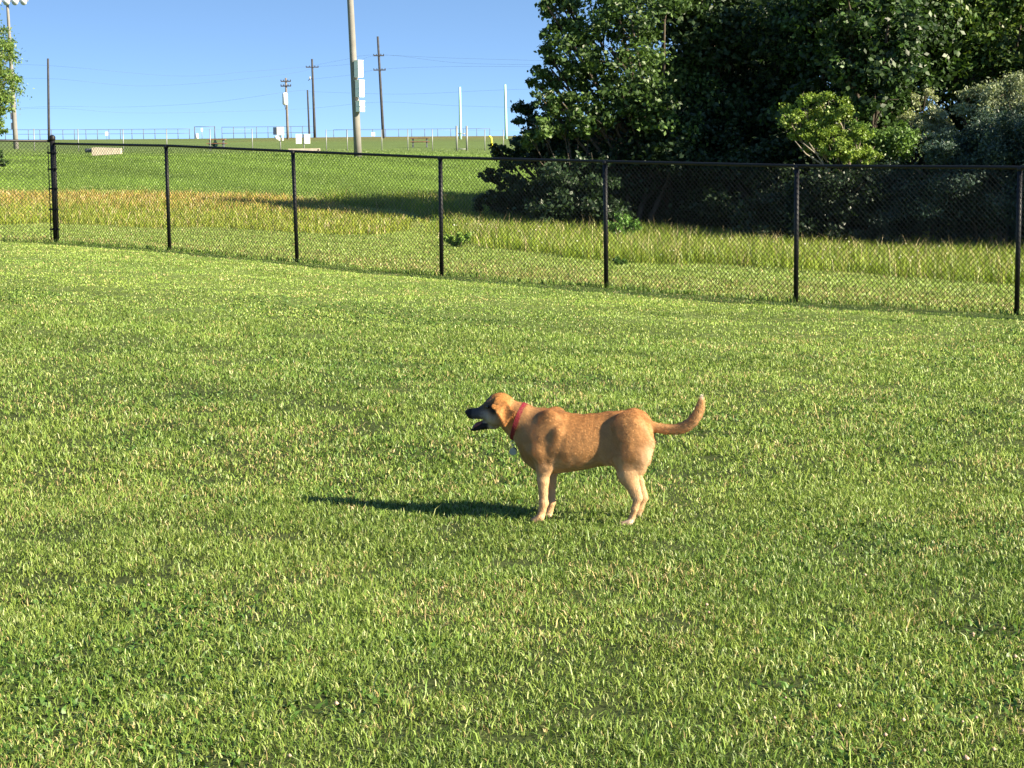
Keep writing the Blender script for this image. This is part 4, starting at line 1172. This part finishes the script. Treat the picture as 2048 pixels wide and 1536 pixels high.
def dog_colours(V, N):
    X = V[:, 0] * math.cos(DYAW) / DS + CX
    Y = zb(X) - V[:, 2] / DS
    lat = np.abs(V[:, 1])
    def mixc(c, col, m):
        m = np.clip(m, 0, 1)[:, None]; return c * (1 - m) + np.array(col) * m
    sm = lambda a, b, x: np.clip((x - a) / (b - a), 0, 1) ** 2 * (3 - 2 * np.clip((x - a) / (b - a), 0, 1))
    n1 = fbm(X * .022, Y * .03 + lat * 300, 3) - .5
    n2 = fbm(X * .10, Y * .05 + lat * 700, 2) - .5
    c = np.tile(np.array([0.50, 0.275, 0.112]), (len(V), 1))
    c = mixc(c, (0.375, 0.175, 0.060), sm(330, 215, Y + n1 * 120) * (X > 560) * (X < 1560) * .60)         # redder saddle
    c = mixc(c, (0.42, 0.20, 0.068), (sm(820, 960, X) * sm(1260, 1080, X) * sm(480, 300, Y)) * .5)
    c = mixc(c, (0.66, 0.45, 0.25), sm(530, 650, Y + n1 * 120) * (X > 480) * .8)                        # belly, legs
    c = mixc(c, (0.66, 0.44, 0.24), sm(620, 800, Y + n1 * 100) * (X < 900) * .7)
    c = mixc(c, (0.72, 0.54, 0.35), sm(1420, 1560, X + n1 * 90 + n2 * 40) * sm(400, 560, Y + n1 * 90) * sm(1000, 760, Y) * .95)    # pale breeches
    c = mixc(c, (0.62, 0.44, 0.26), sm(560, 520, X) * sm(330, 420, Y) * .8)                              # throat, chest
    c = mixc(c, (0.56, 0.35, 0.17), (sm(480, 560, X) * sm(740, 660, X) * sm(520, 380, Y)) * .55)          # neck ruff
    c = mixc(c, (0.70, 0.60, 0.50), sm(1005, 1060, Y) * .65)                                             # paws
    c = mixc(c, (0.80, 0.74, 0.68), sm(1075, 1100, Y) * (X > 1200) * .8)
    # tail: paler under and at the tip
    tl_ = X > 1570
    c[tl_] = np.array([0.56, 0.33, 0.15])
    c = mixc(c, (0.66, 0.44, 0.24), tl_ * sm(0.1, -.5, N[:, 2]) * .8)
    c = mixc(c, (0.85, 0.78, 0.70), tl_ * sm(178, 140, Y) * (X > 1880))
    # face
    hd = X < 470
    c = mixc(c, (0.46, 0.215, 0.065), hd * 1.0 * sm(250, 150, Y))
    c = mixc(c, (0.50, 0.40, 0.30), (hd * sm(420, 340, X)) * sm(190, 240, Y) * .85)
    c = mixc(c, (0.34, 0.30, 0.27), sm(355, 275, X) * .8)
    c = mixc(c, (0.075, 0.055, 0.045), sm(345, 300, X) * sm(210, 170, Y) * .85)
    c = mixc(c, (0.055, 0.052, 0.055), sm(310, 200, X + n2 * 40) * .95)
    c = mixc(c, (0.012, 0.012, 0.014), sm(175, 160, X))
    jaw = (X < 300) & (Y > 287 + (X - 150) * .02)
    c = mixc(c, (0.014, 0.012, 0.012), jaw * 1.0 * sm(306, 282, X))
    # ear, dark edge and flap toned as sunlit; dark about the eye stands for the ear's shade
    c = mixc(c, (0.50, 0.235, 0.075), ((X > 395) & (X < 530) & (Y < 340) & (lat > .066)) * 1.0)
    ear_shade = np.exp(-(((X - 350) / 40) ** 2 + ((Y - 172) / 46) ** 2)) * (lat > .02) * (lat < .080)
    c = mixc(c, (0.035, 0.020, 0.014), ear_shade * 1.5)
    c *= np.array([.98, .95, .92]) * (1 + n1 * .24 + n2 * .10)[:, None]
    return np.clip(c, .004, .95)

def mat_dog():
    m = mat_attr('dog_fur', 0.75, 0.20, 130.0, 0.06, 0.25)
    return m
M['fur'] = mat_dog()
M['hair'] = mat_leafy('dog_hair', 0.18, 0.55, 0.35, (1.05, 0.95, 0.85))
o = D3(CX, zb(CX))
q = at(900 + CX / 3.793, 760 + zb(CX) / 3.793, DY)
DOG_LOC = np.array([q[0], DY, G(q[0], DY) + 0.002])
DC = dog_colours(DV, DN)
dog = np_mesh('dog', DV, [DQ], M['fur'], None, C=DC, smooth=True)
dog.location = DOG_LOC
dog.rotation_euler = (0, 0, DYAW)
tag(dog, 'tan short-haired dog with a black muzzle, mouth open and tail raised, standing on the lawn', 'dog')

# short coat lying backwards and down along the body
tri_ = DQ
ar = np.linalg.norm(fn, axis=1); pr = ar / ar.sum()
NH = 130000
fi = RNG.choice(len(DQ), NH, p=pr)
u_, v_ = RNG.random((2, NH))
qq = DQ[fi]
bil = lambda A: (A[qq[:, 0]] * ((1 - u_) * (1 - v_))[:, None] + A[qq[:, 1]] * (u_ * (1 - v_))[:, None] + A[qq[:, 2]] * (u_ * v_)[:, None] + A[qq[:, 3]] * ((1 - u_) * v_)[:, None])
HP, HN, HC_ = bil(DV), bil(DN), bil(DC)
HN /= np.linalg.norm(HN, axis=1)[:, None]
HX = HP[:, 0] * math.cos(DYAW) / DS + CX; HY = zb(HX) - HP[:, 2] / DS
fl = np.tile(np.array([1.0, 0, -.55]), (NH, 1))
leg = (HY > 660); fl[leg] = (0.15, 0, -1)
tl_ = HX > 1580; fl[tl_] = (0.7, 0, 0.25)
tl2 = HX > 1850; fl[tl2] = (0.1, 0, 1)
fl += RNG.normal(size=(NH, 3)) * .28
fl -= HN * (fl * HN).sum(1)[:, None]
fl /= np.linalg.norm(fl, axis=1)[:, None]
hl = 0.011 + 0.006 * RNG.random(NH)
ruff = (HX > 500) & (HX < 700) & (HY < 420); hl[ruff] *= 1.7
hl[tl_] *= 1.5
br_ = (HX > 1440) & (HX < 1570) & (HY > 420) & (HY < 720); hl[br_] *= 1.5
hd = HX < 480; hl[hd] *= .6
hl[(HX < 320)] *= .35
hl[leg] *= .75
rise = 0.12 + 0.14 * RNG.random(NH)
tipv = HP + fl * hl[:, None] + HN * (hl * rise)[:, None]
sd = np.cross(HN, fl) * (0.0008 + 0.0005 * RNG.random(NH))[:, None]
HV = np.stack([HP - sd, HP + sd, tipv], 1).reshape(-1, 3)
o_ = np.arange(NH) * 3
HCC = np.clip(HC_ * (0.90 + 0.22 * RNG.random(NH))[:, None], 0, .95)
coat = np_mesh('coat', HV, [np.c_[o_, o_ + 1, o_ + 2]], M['hair'], dog, C=np.repeat(HCC, 3, axis=0))

# eyes, nose, tongue, teeth
M['eye'] = mat('dog_eye', (0.02, 0.012, 0.008), 0.08, noise=.1, spec=.6)
M['nose'] = mat('dog_nose', (0.010, 0.010, 0.011), 0.30, noise=.2, scale=200, spec=.5, bump=.3)
M['tongue'] = mat('dog_tongue', (0.16, 0.05, 0.05), 0.4, noise=.15, scale=60)
M['tooth'] = mat('dog_tooth', (0.72, 0.68, 0.56), 0.35, noise=.05)
M['collar'] = mat('red_collar_webbing', (0.17, 0.006, 0.018), 0.6, noise=.12, scale=120, bump=.3)
M['metal'] = mat('bright_metal', (0.60, 0.60, 0.60), 0.28, .9, noise=.05)
M['tagm'] = mat('grey_tag', (0.30, 0.33, 0.34), 0.35, .6, noise=.1)
for lt in (-1, 1):
    MB().ball(D3(312, 186, lt * .0500), .0095, 12, 8).build('eye', M['eye'], dog, True)
nb = MB(); nb.ball(D3(141, 229), (s_ := 20 * DS, 19 * DS, 17 * DS), 14, 10)
for lt in (-1, 1): nb.ball(D3(133, 238, lt * .007), (.006, .006, .004), 8, 6)
nb.build('nose', M['nose'], dog, True)
tg = MB(); tg.tube([D3(300, 310), D3(255, 316), D3(210, 332), D3(178, 354)], (.011, .015, .015, .007), 10)
tg.build('tongue', M['tongue'], dog, True)
for lt in (-1, 1):
    MB().tube([D3(186, 352, lt * .011), D3(182, 336, lt * .012)], (.0028, .0007), 6).build('tooth', M['tooth'], dog, True)
    MB().tube([D3(196, 270, lt * .016), D3(192, 296, lt * .017)], (.0030, .0007), 6).build('tooth', M['tooth'], dog, True)

# collar: a band laid round the neck, found on the body itself
ca, cb_ = D3(576, 186), D3(482, 452)
cc = (ca + cb_) / 2; cu = (ca - cb_) / np.linalg.norm(ca - cb_); cv_ = np.array([0, 1.0, 0]); cn = np.cross(cv_, cu)
NR = 56; ring = []
for k in range(NR):
    an = 2 * math.pi * k / NR; dr_ = cu * math.cos(an) + cv_ * math.sin(an)
    tt_ = np.linspace(.03, .22, 400); f_ = dog_sdf(cc + dr_[None] * tt_[:, None])
    i_ = int(np.argmax(f_ > 0)) if (f_ > 0).any() else 300
    ring.append((dr_, tt_[i_]))
rad = np.array([r for _, r in ring]); rad = (rad + np.roll(rad, 1) + np.roll(rad, -1)) / 3
V = []; hw_ = .012
for k, (dr_, _) in enumerate(ring):
    for (off, rr) in ((-hw_, .000), (-hw_, .004), (hw_, .004), (hw_, .000)):
        V.append(cc + dr_ * (rad[k] + rr) + cn * off)
Q = [(k * 4 + j, ((k + 1) % NR) * 4 + j, ((k + 1) % NR) * 4 + (j + 1) % 4, k * 4 + (j + 1) % 4) for k in range(NR) for j in range(4)]
collar = np_mesh('collar', np.array(V), [Q], M['collar'], dog, smooth=False)
collar['label'] = 'pinkish red webbing collar'
cbm = cc - cu * (rad[NR // 2] + .008)
def torus(mb, c, r0, r1, ax1, ax2, n=18, m=6):
    V = []; n3 = np.cross(ax1, ax2)
    for i in range(n):
        a_ = 2 * math.pi * i / n; dd = ax1 * math.cos(a_) + ax2 * math.sin(a_)
        for j in range(m):
            b_ = 2 * math.pi * j / m; V.append(c + dd * (r0 + r1 * math.cos(b_)) + n3 * r1 * math.sin(b_))
    Q = [(i * m + j, ((i + 1) % n) * m + j, ((i + 1) % n) * m + (j + 1) % m, i * m + (j + 1) % m) for i in range(n) for j in range(m)]
    return mb.add(V, Q)
ex_, ez_ = np.array([1.0, 0, 0]), np.array([0, 0, 1.0])
torus(MB(), cbm - ez_ * .012, .011, .0018, ex_, ez_).build('collar_ring', M['metal'], collar, True)
torus(MB(), cbm - ez_ * .031, .008, .0014, cv_, ez_).build('collar_ring', M['metal'], collar, True)
tb = MB(); tb.tube([cbm - ez_ * .060 - cv_ * .003, cbm - ez_ * .060 + cv_ * .001], .0205, 20); tb.build('name_tag', M['tagm'], collar, False)
tb = MB(); tb.tube([cbm - ez_ * .052 + ex_ * .006 + cv_ * .004, cbm - ez_ * .052 + ex_ * .006 + cv_ * .007], .015, 18); tb.build('name_tag', M['navy'], collar, False)
